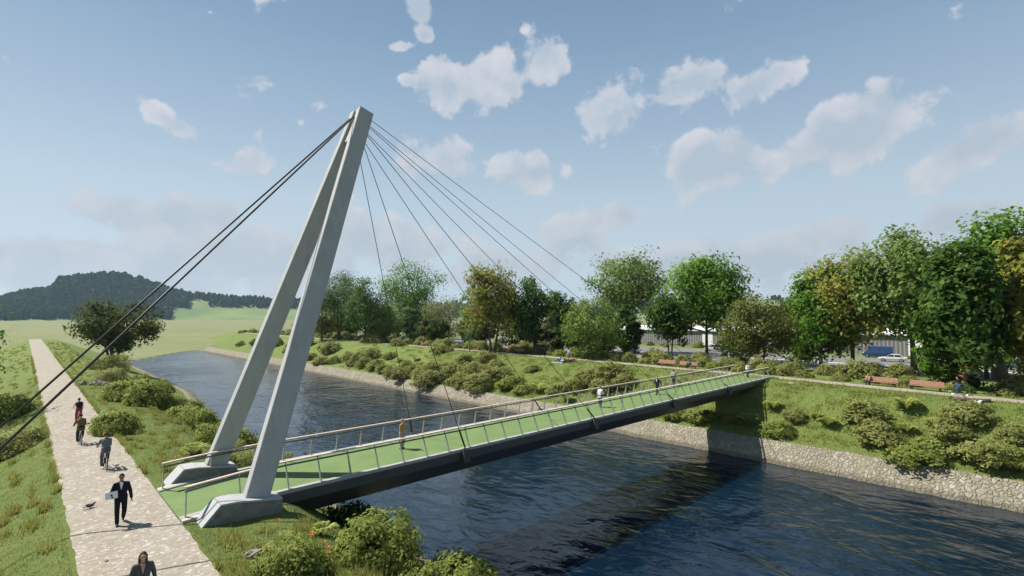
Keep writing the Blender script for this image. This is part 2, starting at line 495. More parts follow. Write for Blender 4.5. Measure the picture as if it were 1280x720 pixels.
mb.loft(rings, cap=False); mb.f = [f for i, f in enumerate(mb.f) if (i % 6) != 5]; mb.m = [0] * len(mb.f)
tag(mb.build('near_revetment', M['revet'], smooth=True), 'pale stone facing at the foot of the near bank', 'stone facing', None, 'structure')
# water sheet, filling the bed up to where the plain closes it
mb = MB(); mb.add([(15.5, -200, WATER_Z), (54.6, -200, WATER_Z), (54.6, 262, WATER_Z), (15.5, 215, WATER_Z)], [(0, 1, 2, 3)])
tag(mb.build('water', M['water']), 'dark blue rippled river water', 'water', None, 'structure')
# road beyond the trees
strips = [('road', 93, 126, .03, 'asphalt'), ]
mb = MB(); mb.add([(93, -120, -.97), (126, -120, -.97), (126, 330, -.97), (93, 330, -.97)], [(0, 1, 2, 3)])
tag(mb.build('road', M['asphalt']), 'wide grey asphalt road behind the far bank trees', 'road', None, 'structure')
mb = MB()
for x0, w in ((109, .9), (95, .3)):
    mb.add([(x0, -120, -.96), (x0 + w, -120, -.96), (x0 + w, 330, -.96), (x0, 330, -.96)], [(0, 1, 2, 3)])
tag(mb.build('road_markings', M['roadpaint']), 'white lines along the road', 'road marking', None, 'structure')
mb = MB(); mb.box((126.2, 105, -.93), (.3, 450, .14))
tag(mb.build('road_kerb', M['kerb']), 'pale kerb on the far side of the road', 'kerb', None, 'structure')

# ------------------------------------------------------------------ hills and far forest
def azpx(px): return YAW + math.atan((px - 640) / 640)


HPX = np.array([-700, -300, -100, 0, 25, 60, 72, 95, 130, 150, 175, 200, 230, 290, 340, 420, 520, 620, 660, 720, 800, 930, 990, 1100, 1300, 1700, 2600.])
HPY = np.array([385, 380, 374, 371, 364, 359, 348, 344, 342, 342, 347, 356, 364, 369, 371, 373, 376, 374, 375, 380, 377, 369, 369, 374, 376, 380, 388.])
RH = 2500.0


def ridge(px):
    """ridge height (m) of the far hills in the direction of a bearing"""
    y = np.interp(px, HPX, HPY)
    return (395 - y) / 640 * RH * np.cos(np.arctan((px - 640) / 640)) * 1.04


mb = MB(); pxs = list(np.arange(-700, 2601, 14.0)); rings = []
for px in pxs:
    a = azpx(px); hgt = float(ridge(px)) - 8; dx, dy = math.sin(a), math.cos(a)
    r0 = RH
    rings.append([(dx * r, dy * r, z) for r, z in ((r0 - 420, -7), (r0 - 300, hgt * .18 - 6), (r0 - 180, hgt * .5 - 6), (r0 - 70, hgt * .86 - 6), (r0, hgt - 6), (r0 + 150, hgt * .85 - 6), (r0 + 700, -8))])
k = 7; vs = [p for r in rings for p in r]; fs = []
for i in range(len(rings) - 1):
    for j in range(k - 1): fs.append((i * k + j, i * k + j + 1, (i + 1) * k + j + 1, (i + 1) * k + j))
mb.add(vs, fs)
m = M['hillgrass'] = mat('hill pasture', (.11, .16, .05), .95)
L(m, ramp(m, noise(m, wpos(m), .006, 4), [(.35, (.085, .15, .045)), (.65, (.16, .205, .06))]), BS(m).inputs['Base Color'])
tag(mb.build('hills', M['hillgrass'], smooth=True), 'distant wooded hills behind the plain', 'hills', None, 'structure')

# tree crowns of the far forest, one mass
rs = np.random.RandomState(3)
lat = [(0, 0, 1)]; FV = []; FF = []; FT = []; nb = 0


def crown_unit(conifer):
    vs = []; rr = ((.12, .55), (.35, 1.0), (.62, .72 if conifer else 1.0), (.85, .33 if conifer else .66)); n = 7
    for z, r in rr:
        for q in range(n):
            w = r * (.78 + .44 * rs.rand()); vs.append((w * math.cos(2 * PI * q / n + z * 3), w * math.sin(2 * PI * q / n + z * 3), z + .1 * rs.rand()))
    vs.append((0, 0, 1.05)); vs.append((0, 0, 0))
    f = []
    for i in range(3):
        for q in range(n): q2 = (q + 1) % n; f += [(i * n + q, i * n + q2, (i + 1) * n + q2), (i * n + q, (i + 1) * n + q2, (i + 1) * n + q)]
    for q in range(n): f += [(3 * n + q, 3 * n + (q + 1) % n, 4 * n), ((q + 1) % n, q, 4 * n + 1)]
    return np.array(vs), np.array(f)


units = [crown_unit(True) for _ in range(4)] + [crown_unit(False) for _ in range(5)]


def forest_tree(px, fr, big=1.0):
    global nb
    a = azpx(px); hgt = float(ridge(px)) - 8
    r = RH - 400 + 400 * fr
    z = float(np.interp(r - RH, [-420, -300, -180, -70, 0], [-7, hgt * .18 - 6, hgt * .5 - 6, hgt * .86 - 6, hgt - 6]))
    u, f = units[rs.randint(len(units)) if rs.rand() < .55 else rs.randint(4, 9)]
    hh = (15 + 15 * rs.rand()) * big; w = hh * (.20 + .17 * rs.rand())
    FV.append(u * np.array([w, w, hh]) + np.array([math.sin(a) * r, math.cos(a) * r, z - 2])); FF.append(f + nb); nb += len(u)
    FT.append(np.full(len(u), .1 + .55 * rs.rand() ** 1.6 + (.3 if rs.rand() < .04 else 0)))


for _ in range(5600):
    px = rs.uniform(-140, 235); fr = rs.rand() ** .8
    if px > 215 and fr < .5: continue
    forest_tree(px, fr)
for _ in range(900):
    px = rs.uniform(225, 420); fr = rs.uniform(.6, 1.02)
    if px > 262 or fr > .8: forest_tree(px, fr, .85)
for _ in range(1500):
    px = rs.uniform(540, 1340); fr = rs.uniform(.2, 1.02)
    if math.sin(px * .045) + 1.1 * math.sin(px * .021 + fr * 5) > -.9: forest_tree(px, fr, .9)
fo = np_mesh('forest', np.concatenate(FV), np.concatenate(FF), [LEAF['forest']], np.concatenate(FT))
tag(fo, 'dark far-off woodland covering the hills', 'forest', None, 'stuff')

# ------------------------------------------------------------------ foliage builders
def leaves(centers, per, spread, size, seed, flat=.75, aspect=.62, up=.55, tbase=None, outw=.8):
    """leaf quads scattered round cluster centres; returns V,F,tint"""
    r = np.random.RandomState(seed)
    n = len(centers) * per
    c = np.repeat(np.asarray(centers, float), per, 0)
    sp = np.repeat(np.asarray(spread if np.ndim(spread) else [spread] * len(centers)), per)
    off = r.normal(size=(n, 3)); off /= np.maximum(1, np.linalg.norm(off, axis=1, keepdims=True) / 1.9)
    off *= sp[:, None] * np.array([1, 1, flat])
    pos = c + off
    mid = np.asarray(centers, float).mean(0); outd = c - mid; outd /= np.maximum(np.linalg.norm(outd, axis=1, keepdims=True), .05)
    nrm = r.normal(size=(n, 3)); nrm /= np.linalg.norm(nrm, axis=1, keepdims=True)
    nrm = nrm * .9 + np.array([0, 0, up]) + off / np.maximum(sp[:, None], .01) * .35 + outd * outw
    nrm /= np.linalg.norm(nrm, axis=1, keepdims=True)
    t = np.cross(nrm, r.normal(size=(n, 3))); t /= np.linalg.norm(t, axis=1, keepdims=True)
    t[:, 2] -= .25; b = np.cross(nrm, t)
    s = size * (.65 + .7 * r.rand(n))[:, None]
    p0 = pos - t * s * .5; p2 = pos + t * s * .55 - nrm * s * .12
    p1 = pos + b * s * aspect * .5 + nrm * s * .1 + t * s * .08; p3 = pos - b * s * aspect * .5 + nrm * s * .1 - t * s * .02
    V = np.stack([p0, p1, p2, p3], 1).reshape(-1, 3)
    F = np.arange(4 * n).reshape(-1, 4)
    cl = np.repeat(r.rand(len(centers)), per) if tbase is None else np.repeat(np.asarray(tbase), per)
    tint = np.clip(.12 + .42 * cl + .4 * r.rand(n) ** 1.5, 0, 1)
    return V, F, np.repeat(tint, 4)


def lumpy(dirs, seed, amp=.22):
    r = np.random.RandomState(seed); s = np.zeros(len(dirs))
    for _ in range(7):
        k = r.normal(size=3); k /= np.linalg.norm(k); s += np.clip(dirs @ k - .35, 0, 1) * r.uniform(-.6, 1.3)
    return 1 + amp * s


def tree(name, label, base, hgt, rad, kind, seed, clear=.22, leafsize=.42, nclust=130, per=38, trunk_r=None, forks=1, ry=None, bark='bark', group='trees lining the far bank', cat='tree', squash=1.0, shape='round', hollow=.45, lean=(0, 0), amp=.36, lobes=0, lobe_size=.46):
    r = np.random.RandomState(seed)
    o = empty(name, base); tag(o, label, cat, group)
    trunk_r = trunk_r or hgt * .016 + .03
    zc = hgt * clear
    ch = (hgt - zc) / 2; cz = zc + ch
    d = r.normal(size=(nclust, 3)); d /= np.linalg.norm(d, axis=1, keepdims=True)
    rr = (hollow ** 3 + (1 - hollow ** 3) * r.rand(nclust)) ** (1 / 3)
    rr = rr * lumpy(d, seed + 5, amp) * np.where(r.rand(nclust) < .08, 1.12, 1)
    u = d * rr[:, None]
    if lobes:      # the crown is several separate boughs of foliage rather than one ball
        g = np.arange(lobes) + .5; zz = 1 - 1.95 * g / lobes; an = g * 2.39996 + seed
        lc = np.stack([np.sqrt(np.maximum(0, 1 - zz * zz)) * np.cos(an), np.sqrt(np.maximum(0, 1 - zz * zz)) * np.sin(an), zz], 1) * r.uniform(.52, .78, lobes)[:, None]
        ls = lobe_size * r.uniform(.75, 1.25, lobes); k = r.randint(0, lobes, nclust)
        u = lc[k] + d * (r.rand(nclust) ** .45 * ls[k])[:, None]
    C = u * np.array([rad, ry or rad, ch])
    t = (C[:, 2] / ch + 1) / 2
    prof = {'round': lambda q: 1 - .22 * np.abs(q - .45), 'cone': lambda q: 1.22 - .85 * q, 'vase': lambda q: .62 + .5 * q, 'egg': lambda q: 1.05 - .42 * q}[shape](np.clip(t, 0, 1))
    C[:, :2] *= prof[:, None]
    C[:, 2] = np.clip(C[:, 2], -ch * 1.02, ch * .93) + cz
    C[:, 0] += lean[0] * C[:, 2]; C[:, 1] += lean[1] * C[:, 2]
    # trunk with limbs that reach into the crown
    mb = MB()
    forkz = zc * .75 + .05 * hgt
    stems = []
    for k in range(forks):
        a0 = 2 * PI * k / max(forks, 1) + seed
        bx, by = (0, 0) if forks == 1 else (.25 * trunk_r * 4 * math.cos(a0), .25 * trunk_r * 4 * math.sin(a0))
        sx, sy = (0, 0) if forks == 1 else (rad * .28 * math.cos(a0), rad * .28 * math.sin(a0))
        pts = []; rd = []
        for i in range(8):
            q = i / 7; z = q * (cz + ch * .35)
            pts.append((bx + sx * q + lean[0] * z + .06 * hgt * .16 * math.sin(3.1 * q + seed), by + sy * q + lean[1] * z + .05 * hgt * .16 * math.sin(2.3 * q + seed * 2), z - (.25 if i == 0 else 0)))
            rd.append(trunk_r * (1.45 if i == 0 else 1.0) * (1 - .86 * q) / (1 if forks == 1 else 1.35))
        mb.tube(pts, rd, 8); stems.append((pts, rd))
    idx = r.permutation(nclust)[:max(14, nclust // 3)]
    for j in idx:
        e = Vector(C[j]); pts, rd = stems[j % forks]
        q = min(.92, max(forkz / (cz + ch * .35), (e.z - .55 * math.hypot(e.x, e.y) * 1.0) / (cz + ch * .35)))
        i = int(q * 7); f = q * 7 - i
        s = Vector(pts[i]).lerp(Vector(pts[min(7, i + 1)]), f)
        r0 = min(rd[i] * .55, .035 * (e - s).length + .012)
        mid = s.lerp(e, .5) + Vector((r.normal() * .12 * rad * .3, r.normal() * .12 * rad * .3, -.06 * (e - s).length))
        mb.tube([s, mid, e], [r0, r0 * .62, .012], 5, cap=False)
    mb.build('trunk', M[bark], o, True)
    tb = np.clip(r.rand(nclust) * .9 + .1 * (C[:, 2] - cz) / ch, 0, 1)
    Vv, Ff, T = leaves(C, per, r.uniform(.6, 1.25, nclust) * rad * .17, leafsize, seed + 1, tbase=tb)
    np_mesh('crown', Vv, Ff, [LEAF[kind]], T, o)
    return o


def treepx(name, label, px, base_y, top_y, wpx, kind, seed, **kw):
    p, d = ground_at(px, base_y)
    dep = p.x * FW[0] + p.y * FW[1]
    h = CAMH + (395 - top_y) / 640 * dep - p.z
    return tree(name, label, p, h, wpx / 2 / 640 * dep, kind, seed, **kw)


SH = []


def shrub_proto(kind, seed, rad=1.0, hgt=.8, n=95, per=20, leaf=.16, name='shrub'):
    r = np.random.RandomState(seed)
    o = empty(name)
    d = r.normal(size=(n, 3)); d[:, 2] = np.abs(d[:, 2]); d /= np.linalg.norm(d, axis=1, keepdims=True)
    rr = (.25 + .75 * r.rand(n)) ** (1 / 2.2) * lumpy(d, seed + 2, .52)
    C = d * rr[:, None] * np.array([rad, rad, hgt]) + np.array([0, 0, .06])
    Vv, Ff, T = leaves(C, per, r.uniform(.6, 1.3, n) * rad * .15, leaf, seed + 1, up=.9, outw=1.0)
    Vv[:, 2] = np.maximum(Vv[:, 2], -.12)
    np_mesh('foliage', Vv, Ff, [LEAF[kind]], T, o)
    mb = MB()
    for j in r.permutation(n)[:22]:
        e = Vector(C[j]); s = Vector((r.normal() * .07, r.normal() * .07, -.15))
        mb.tube([s, s.lerp(e, .5) + Vector((0, 0, .08)), e], [.022, .014, .006], 5, cap=False)
    mb.build('stem', M['stem'], o, True)
    return o


def fern_proto(seed, n=13):
    r = np.random.RandomState(seed); o = empty('fern')
    for i in range(n):
        Vv = []; T = []
        a = 2 * PI * i / n + r.uniform(-.2, .2); Lh = r.uniform(.75, 1.1); lift = r.uniform(1.0, 1.8)
        ca, sa = math.cos(a), math.sin(a); tt = r.rand()
        for s in np.linspace(.06, 1, 17):
            h = lift * (s * 1.3 - 1.0 * s * s); x = Lh * s; w = .30 * math.sin(PI * min(1, s * .9 + .1)) ** .8 + .02
            for sd in (-1, 1):
                b = np.array([ca * x, sa * x, h]); side = np.array([-sa * sd, ca * sd, .12]); fwd = np.array([ca, sa, .1])
                q = [b - fwd * .02, b + side * w * .5 - fwd * .025, b + side * w + fwd * .09, b + side * w * .5 + fwd * .10]
                Vv += q; T += [np.clip(.2 + tt * .5 + .3 * r.rand(), 0, 1)] * 4
        Vv = np.array(Vv); np_mesh('frond', Vv, np.arange(len(Vv)).reshape(-1, 4), [LEAF['fern']], T, o)
    return o


def drop(o):
    for c in list(o.children): bpy.data.objects.remove(c)
    bpy.data.objects.remove(o)


def place(proto, p, s, label, cat, group, rz=None, sz=1.0):
    c = copy_tree(proto); c.location = p; c.rotation_euler = (0, 0, rnd.uniform(0, 6.28) if rz is None else rz)
    c.scale = (s, s * rnd.uniform(.85, 1.1), s * sz)
    tag(c, label, cat, group)
    return c
#@@PART2
# ------------------------------------------------------------------ the footbridge
BY = lambda s: 25.8 + .018 * s         # axis of the deck
BR = empty('footbridge', (4.6, 25.88, 0))
tag(BR, 'cable-stayed footbridge with green deck and leaning white pylon over the river', 'footbridge')
BO = (4.6, 25.88, 0)
END = 69.0
HW = 2.62


def edge(s, sd):
    """y of the deck edge at s; the approach slab is a little skewed"""
    y = BY(s) + (sd * HW if sd < 0 else HW - .27)
    if s < 9.5:
        k = 1 - (s - 4.55) / 4.95; k = k * k
        y += (-.45 if sd < 0 else -.95) * k
    return y


def bpart(name, mb, m, parent=BR, smooth=False):
    return mb.build(name, m, parent, smooth, BO)


S = [4.55, 5.5, 6.5, 7.5, 8.5, 9.5] + list(np.linspace(12, END, 24))
mb = MB(); vs = []; fs = []
for s in S: vs += [(s, edge(s, -1) + .26, .045), (s, edge(s, 1) - .26, .045), (s, edge(s, -1) + .26, -.05), (s, edge(s, 1) - .26, -.05)]
for i in range(len(S) - 1):
    a = i * 4; b = a + 4; fs += [(a, b, b + 1, a + 1), (a + 2, a + 3, b + 3, b + 2), (a, a + 2, b + 2, b), (a + 1, b + 1, b + 3, a + 3)]
fs += [(0, 1, 3, 2), (len(vs) - 4, len(vs) - 2, len(vs) - 1, len(vs) - 3)]
mb.add(vs, fs); bpart('deck', mb, M['deck'])
for sd in (-1, 1):
    mb = MB(); rings = []
    for s in S:
        y0 = edge(s, sd); y1 = y0 - sd * .257
        rings.append([(s, y0, .10), (s, y1, .10), (s, y1, -.06), (s, y0, -.06)][::(1 if sd < 0 else -1)])
    mb.loft(rings); o = bpart('kerb', mb, M['kerb'])
# box girder with sloping sides
mb = MB(); rings = []
for s in [7.6] + list(np.linspace(9.5, 64, 20)) + [END]:
    k = 1.0 if s < 64.5 else .45
    yc = BY(s)
    rings.append([(s, yc - HW - .004, -.055), (s, yc - HW - .004, -.50), (s, yc - 1.45, -.5 - 1.0 * k), (s, yc + 1.45, -.5 - 1.0 * k), (s, yc + HW + .004, -.50), (s, yc + HW + .004, -.055)])
mb.loft(rings); bpart('box_girder', mb, M['beam'])
mb = MB(); mb.box((END - .3, BY(END) - .15, -.95), (1.4, 3.0, 1.2)); bpart('abutment', mb, M['beam'])
# approach kerbs of beige concrete beside the pylon feet
for sd in (-1, 1):
    mb = MB()
    y = lambda s: edge(s, sd) + sd * .12
    mb.loft([[(s, y(s) - .17, .09), (s, y(s) + .17, .09), (s, y(s) + .17, -.25), (s, y(s) - .17, -.25)][::-1] for s in (4.56, 5.6, 6.8, 8.0)])
    bpart('approach_kerb', mb, M['sandstone'])
# railings: inward leaning posts, wooden handrail, dark strip under it
RH_ = 1.17
for sd, nm in ((-1, 'railing'), (1, 'railing')):
    ra = empty(nm, (0, 0, 0)); ra.parent = BR
    def lean(s): return (.46 if sd < 0 else .24) * min(1, max(0, (s - 4.7) / 3.5))
    def base(s): return Vector((s, edge(s, sd) - sd * .06, .10))
    def top(s): return base(s) + Vector((0, -sd * lean(s), RH_ - .1))
    ss = [4.68, 5.6, 6.6, 7.6, 8.6, 9.6] + list(np.linspace(11, END - .3, 30))
    mb = MB(); rings = []
    for s in ss:
        t = top(s); rings.append([(s, t.y - .075, t.z), (s, t.y + .075, t.z), (s, t.y + .07, t.z + .055), (s, t.y - .07, t.z + .055)])
    mb.loft(rings); bpart('handrail', mb, M['railwood'], ra)
    mb = MB(); rings = []
    for s in ss:
        t = base(s).lerp(top(s), .88); rings.append([(s, t.y - .02, t.z - .035), (s, t.y + .02, t.z - .035), (s, t.y + .02, t.z + .035), (s, t.y - .02, t.z + .035)])
    mb.loft(rings); bpart('lower_rail', mb, M['railstrip'], ra)
    s = 4.72; k = 0
    while s < END - .2:
        mb = MB(); b = base(s) - Vector((0, 0, .04)); t = top(s) - Vector((0, 0, .005))
        w0, w1 = .15, .06
        mb.loft([[(s - .018, p.y - w / 2, p.z), (s + .018, p.y - w / 2, p.z), (s + .018, p.y + w / 2, p.z), (s - .018, p.y + w / 2, p.z)] for p, w in ((b, w0), (b.lerp(t, .5), .12), (t, w1))])
        bpart('post', mb, M['steel'], ra); s += 2.0 if k < 2 else 1.474; k += 1
# pylon: two leaning legs joined at the top, each on a stone footing
PY = empty('pylon'); PY.parent = BR
TOPC = Vector((13.1, 25.75, 18.85))
for sd in (-1, 1):
    ft = Vector((6.95, 25.25 + sd * 3.05, .25))
    tp = TOPC + Vector((0, sd * .36, 0))
    ax = (tp - ft).normalized(); ex = Vector((1, 0, 0)); ex = (ex - ax * ex.dot(ax)).normalized(); ey = ax.cross(ex)
    mb = MB(); rings = []
    for q in (0, .25, .5, .75, 1):
        c = ft.lerp(tp, q); w = .46 - .05 * q; d = .235 - .02 * q
        ring = []
        bev = .025
        for i, j in ((-1, -1), (1, -1), (1, 1), (-1, 1)):
            p1 = c + ex * (i * (w - bev)) + ey * (j * d); p2 = c + ex * (i * w) + ey * (j * (d - bev))
            ring += [p2, p1] if i * j > 0 else [p1, p2]
        rings.append(ring)
    mb.loft(rings); bpart('leg', mb, M['concrete'], PY)
    # footing, a sloped block whose smooth cap stands proud of the stone sides
    y0, y1 = ft.y - .50, ft.y + .50
    pr = [(4.95, -.12), (5.62, .62), (6.15, .60), (7.85, .34), (7.95, -1.6), (4.95, -1.0)]
    mb = MB(); n = len(pr)
    mb.loft([[(x, y, z) for x, z in pr] for y in (y0, y1)], 0)
    f = bpart('footing', mb, M['footstone'], PY)
    cp = MB()
    for (xa, za), (xb, zb) in zip(pr[:3], pr[1:4]):
        nrm = Vector((-(zb - za), 0, xb - xa)).normalized()
        a1 = Vector((xa, 0, za)); b1 = Vector((xb, 0, zb)); tdir = (b1 - a1).normalized()
        a0 = a1 - nrm * .03; b0 = b1 - nrm * .03; a2 = a1 + nrm * .035; b2 = b1 + nrm * .035
        cp.loft([[(p.x, y0 - .045, p.z) for p in (a0, b0, b2, a2)], [(p.x, y1 + .045, p.z) for p in (a0, b0, b2, a2)]])
    bpart('cap', cp, M['concrete'], f)
mb = MB(); mb.box(TOPC + Vector((-.28, 0, -.95)), (.6, .9, 1.9), Euler((0, R(18.4), 0)).to_matrix()); bpart('head', mb, M['concrete'], PY)
# stays
zt = [17.3, 17.75, 18.15, 18.55]
for k, sx in enumerate((18.6, 31.0, 43.0, 55.0)):
    for sd in (-1, 1):
        tz = zt[k]; tx = 6.95 + (TOPC.x - 6.95) * (tz - .25) / 18.95 + .45
        t = Vector((tx, 25.72 + sd * .28, tz)); b = Vector((sx, BY(sx) + sd * (HW + .16), .05))
        d = (b - t).normalized(); c = MB(); c.tube([t, b - d * 1.0], .019, 6)
        st = bpart('stay_cable', c, M['cable'], BR)
        c = MB(); c.tube([b - d * 1.3, b - d * 1.15, b - d * .4, b - d * .1], [.025, .052, .052, .04], 8); bpart('turnbuckle', c, M['blackmetal'], st)
        c = MB(); u = Vector((0, sd, 0))
        c.loft([[(sx + i, b.y + j * .16, z) for i, j in ((-w, -1), (w, -1), (w, 1), (-w, 1))] for z, w in ((.12, .13), (-.15, .2), (-.62, .24))])
        c.bar(b + Vector((0, -.0, .0)), b + d * .55, .22, .22)
        bpart('anchor_bracket', c, M['beam'], st)
for (ex, ey_, dy) in ((-7.4, 26.9, .22), (-7.2, 20.0, -.22)):
    b = Vector((ex, ey_, gz(ex, ey_) - .2)); t = Vector((12.5, 25.72 + dy, 18.45)); d = (b - t).normalized()
    c = MB(); c.tube([t, b], .042, 8); st = bpart('backstay_cable', c, M['cable'], BR, True)
    c = MB(); c.tube([b - d * 1.6, b - d * .2], [.09, .07], 8); c.box(b + Vector((0, 0, .2)), (1.1, 1.1, .7)); bpart('ground_anchor', c, M['concrete'], st)

# ------------------------------------------------------------------ trees
TG = 'trees lining the far bank'
treepx('broadleaf_tree', 'cool green tree beside the pylon, left end of the far bank row', 424, 425, 338, 66, 'cool', 11, nclust=120, per=52, leafsize=.5, forks=2, lobes=8, lobe_size=.52)
treepx('broadleaf_tree', 'dark low tree half hidden behind the white pylon on the far bank', 402, 425, 362, 46, 'olive', 12, nclust=99, per=52, leafsize=0.45, clear=.1)
treepx('broadleaf_tree', 'dark cool green tree right of the tree at the pylon', 456, 428, 349, 56, 'dark', 13, nclust=132, per=52, leafsize=0.45, clear=.14, lobes=8, lobe_size=.52)
treepx('broadleaf_tree', 'small lime green tree leaning under the bright maple', 480, 428, 378, 40, 'lime', 14, nclust=77, per=52, leafsize=0.36, clear=.1)
treepx('maple_tree', 'bright green maple with a bare forked trunk behind the left benches', 512, 427, 330, 82, 'bright', 15, nclust=143, per=52, leafsize=0.58, clear=.27, shape='vase', lobes=10)
treepx('broadleaf_tree', 'short silvery tree with pale blossom right of the bright maple', 556, 430, 372, 54, 'pale', 16, nclust=93, per=52, leafsize=0.45, clear=.14)
treepx('young_tree', 'thin young pale green tree with a slender straight trunk', 588, 439, 352, 36, 'lime', 17, nclust=50, per=26, leafsize=.38, clear=.25, trunk_r=.11, shape='egg')
treepx('broadleaf_tree', 'tall yellow olive tree with two trunks near the middle of the row', 616, 441, 321, 78, 'yellow', 18, nclust=143, per=52, leafsize=0.55, clear=.2, forks=2, shape='egg', lobes=8, lobe_size=.52)
treepx('broadleaf_tree', 'dark green clumpy tree right behind the yellow olive tree', 668, 441, 349, 62, 'dark', 19, nclust=132, per=52, leafsize=0.53, clear=.04, squash=1, lobes=8, lobe_size=.52)
treepx('broadleaf_tree', 'broad dark tree beside the lime birch, reaching to the ground', 703, 443, 364, 52, 'dark', 20, nclust=121, per=52, leafsize=0.49, clear=.04, lobes=8, lobe_size=.52)
treepx('young_tree', 'slim pale tree with white blossom before the dark clumpy trees', 686, 444, 395, 22, 'pale', 21, nclust=40, per=24, leafsize=.3, clear=.1, trunk_r=.07)
treepx('birch_tree', 'light lime birch with a slender trunk between dark tree and big maple', 735, 449, 374, 60, 'lime', 22, nclust=110, per=52, leafsize=0.38, clear=.1, trunk_r=.12)
treepx('maple_tree', 'large mid green maple with a dark forked trunk, centre right', 786, 442, 314, 104, 'mid', 23, nclust=181, per=52, leafsize=0.59, clear=.28, shape='vase', lobes=10)
treepx('broadleaf_tree', 'low dark bushy tree under the large forked maple', 760, 441, 392, 40, 'dark', 24, nclust=99, per=52, leafsize=0.42, clear=.03)
treepx('broadleaf_tree', 'dark olive tree with twin thin trunks behind the occupied bench', 838, 452, 364, 58, 'dark', 25, nclust=121, per=52, leafsize=0.49, clear=.24, forks=2, lobes=8, lobe_size=.52)
treepx('maple_tree', 'round bright green maple with forked trunk, its crown overlapping its neighbour', 884, 453, 318, 104, 'bright', 26, nclust=203, per=52, leafsize=0.59, clear=.3, lobes=10)
treepx('broadleaf_tree', 'olive brown multi-stemmed tree behind the far end of the bridge', 952, 460, 369, 88, 'olive', 27, nclust=176, leafsize=0.36, clear=.12, forks=3, per=56, lobes=8, lobe_size=.52)
treepx('young_tree', 'small fresh green tree in front of the olive brown tree', 918, 456, 412, 42, 'mid', 28, nclust=66, per=52, leafsize=0.36, clear=.12)
treepx('maple_tree', 'dark glossy maple hanging low right of the bridge end', 1028, 462, 332, 88, 'bright', 29, nclust=187, per=52, leafsize=0.53, clear=.06, shape='egg', hollow=.3, lobes=10)
treepx('maple_tree', 'yellow tinged maple rising behind the dark glossy maple', 1066, 463, 313, 110, 'yellow', 30, nclust=176, per=52, leafsize=0.57, clear=.16, lobes=10)
treepx('maple_tree', 'tall light green maple with thick clear trunk behind the red benches', 1142, 470, 284, 128, 'mid', 31, nclust=209, per=52, leafsize=0.59, clear=.19, trunk_r=.42, lobes=10)
treepx('broadleaf_tree', 'dark tree with red brown trunk sweeping leaves almost to the ground', 1208, 488, 300, 92, 'dark', 32, nclust=220, per=52, leafsize=0.53, clear=.05, shape='egg', bark='redbark', trunk_r=.2, lobes=8, lobe_size=.52)
treepx('broadleaf_tree', 'low bright tree with leaves to the ground between maple and red brown trunk', 1178, 483, 400, 44, 'bright', 33, nclust=88, per=52, leafsize=0.49, clear=.04)
treepx('maple_tree', 'massive bright green maple towering at the right end of the row', 1252, 477, 270, 132, 'bright', 34, nclust=231, per=52, leafsize=0.61, clear=.22, trunk_r=.5, lobes=10)
treepx('maple_tree', 'yellow green maple cut by the right edge of the picture', 1312, 492, 292, 108, 'yellow', 35, nclust=165, per=52, leafsize=0.66, clear=.2, lobes=10)
treepx('young_tree', 'thin sapling with sparse leaves near the right end of the row', 1276, 483, 400, 30, 'lime', 36, nclust=30, per=18, leafsize=.36, clear=.1, trunk_r=.09)
for i, (px, by, ty, w, kd, lb) in enumerate((
        (440, 421, 352, 60, 'dark', 'dark tree in the second row between the two left cool green trees'),
        (498, 423, 366, 44, 'dark', 'shaded dark tree standing behind the bright maple trunk'),
        (536, 424, 374, 40, 'olive', 'low olive tree filling the gap left of the silvery tree'),
        (640, 436, 368, 40, 'olive', 'small olive tree showing between yellow olive and dark trees'),
        (1000, 458, 372, 54, 'olive', 'shaded olive tree behind the dark glossy maple'),
        (1232, 474, 352, 96, 'dark', 'deeply shaded tree behind the red brown trunk'))):
    treepx('broadleaf_tree', lb, px, by, ty, w, kd, 60 + i, nclust=99, per=52, leafsize=0.49, clear=.12)
for i in range(22):
    Y = 58 + i * 7.6 + rnd.uniform(-2.5, 2.5); X = rnd.uniform(84, 91)
    tree('broadleaf_tree', 'shaded tree of the dense back row behind the left half of the far bank', (X, Y, gz(X, Y)), rnd.uniform(7, 11.5), rnd.uniform(2.6, 3.8), ('dark', 'olive', 'cool', 'dark')[i % 4], 300 + i, nclust=77, per=52, leafsize=0.53, clear=.08, group='back row of trees on the far bank')
# near bank trees
p, d = ground_at(141, 457)
dep = p.x * FW[0] + p.y * FW[1]
tree('willow_bush', 'dark olive spreading tree with many stems on the near riverbank', p, CAMH + (395 - 377) / 640 * dep - p.z, 49 / 640 * dep, 'gloom', 71, clear=.15, leafsize=.58, nclust=130, per=56, amp=.5, trunk_r=.42, forks=5, shape='vase', group='trees on the near bank', hollow=.3, lobes=8, lobe_size=.36)
tree('broadleaf_tree', 'tree at the left edge of the picture, only its leaf tips in view', (-6.6, 66, gz(-6.6, 66)), 15.5, 4.9, 'bright', 72, clear=.2, leafsize=.4, nclust=170, per=36, group='trees on the near bank', trunk_r=.3)

# ------------------------------------------------------------------ shrubs and ferns
P_sh = [shrub_proto('shrub', 100 + i, 1.0, .78 + .06 * i, 105, 20, .17) for i in range(6)]
P_fr = [shrub_proto('fresh', 120 + i, 1.0, .8, 110, 22, .17) for i in range(4)]
P_big = [shrub_proto('fresh', 130 + i, 1.0, .86, 180, 28, .135) for i in range(2)] + [shrub_proto('shrub', 134, 1.0, .8, 190, 34, .09)]
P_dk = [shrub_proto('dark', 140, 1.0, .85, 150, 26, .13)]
P_fe = [fern_proto(150), fern_proto(151, 12)]


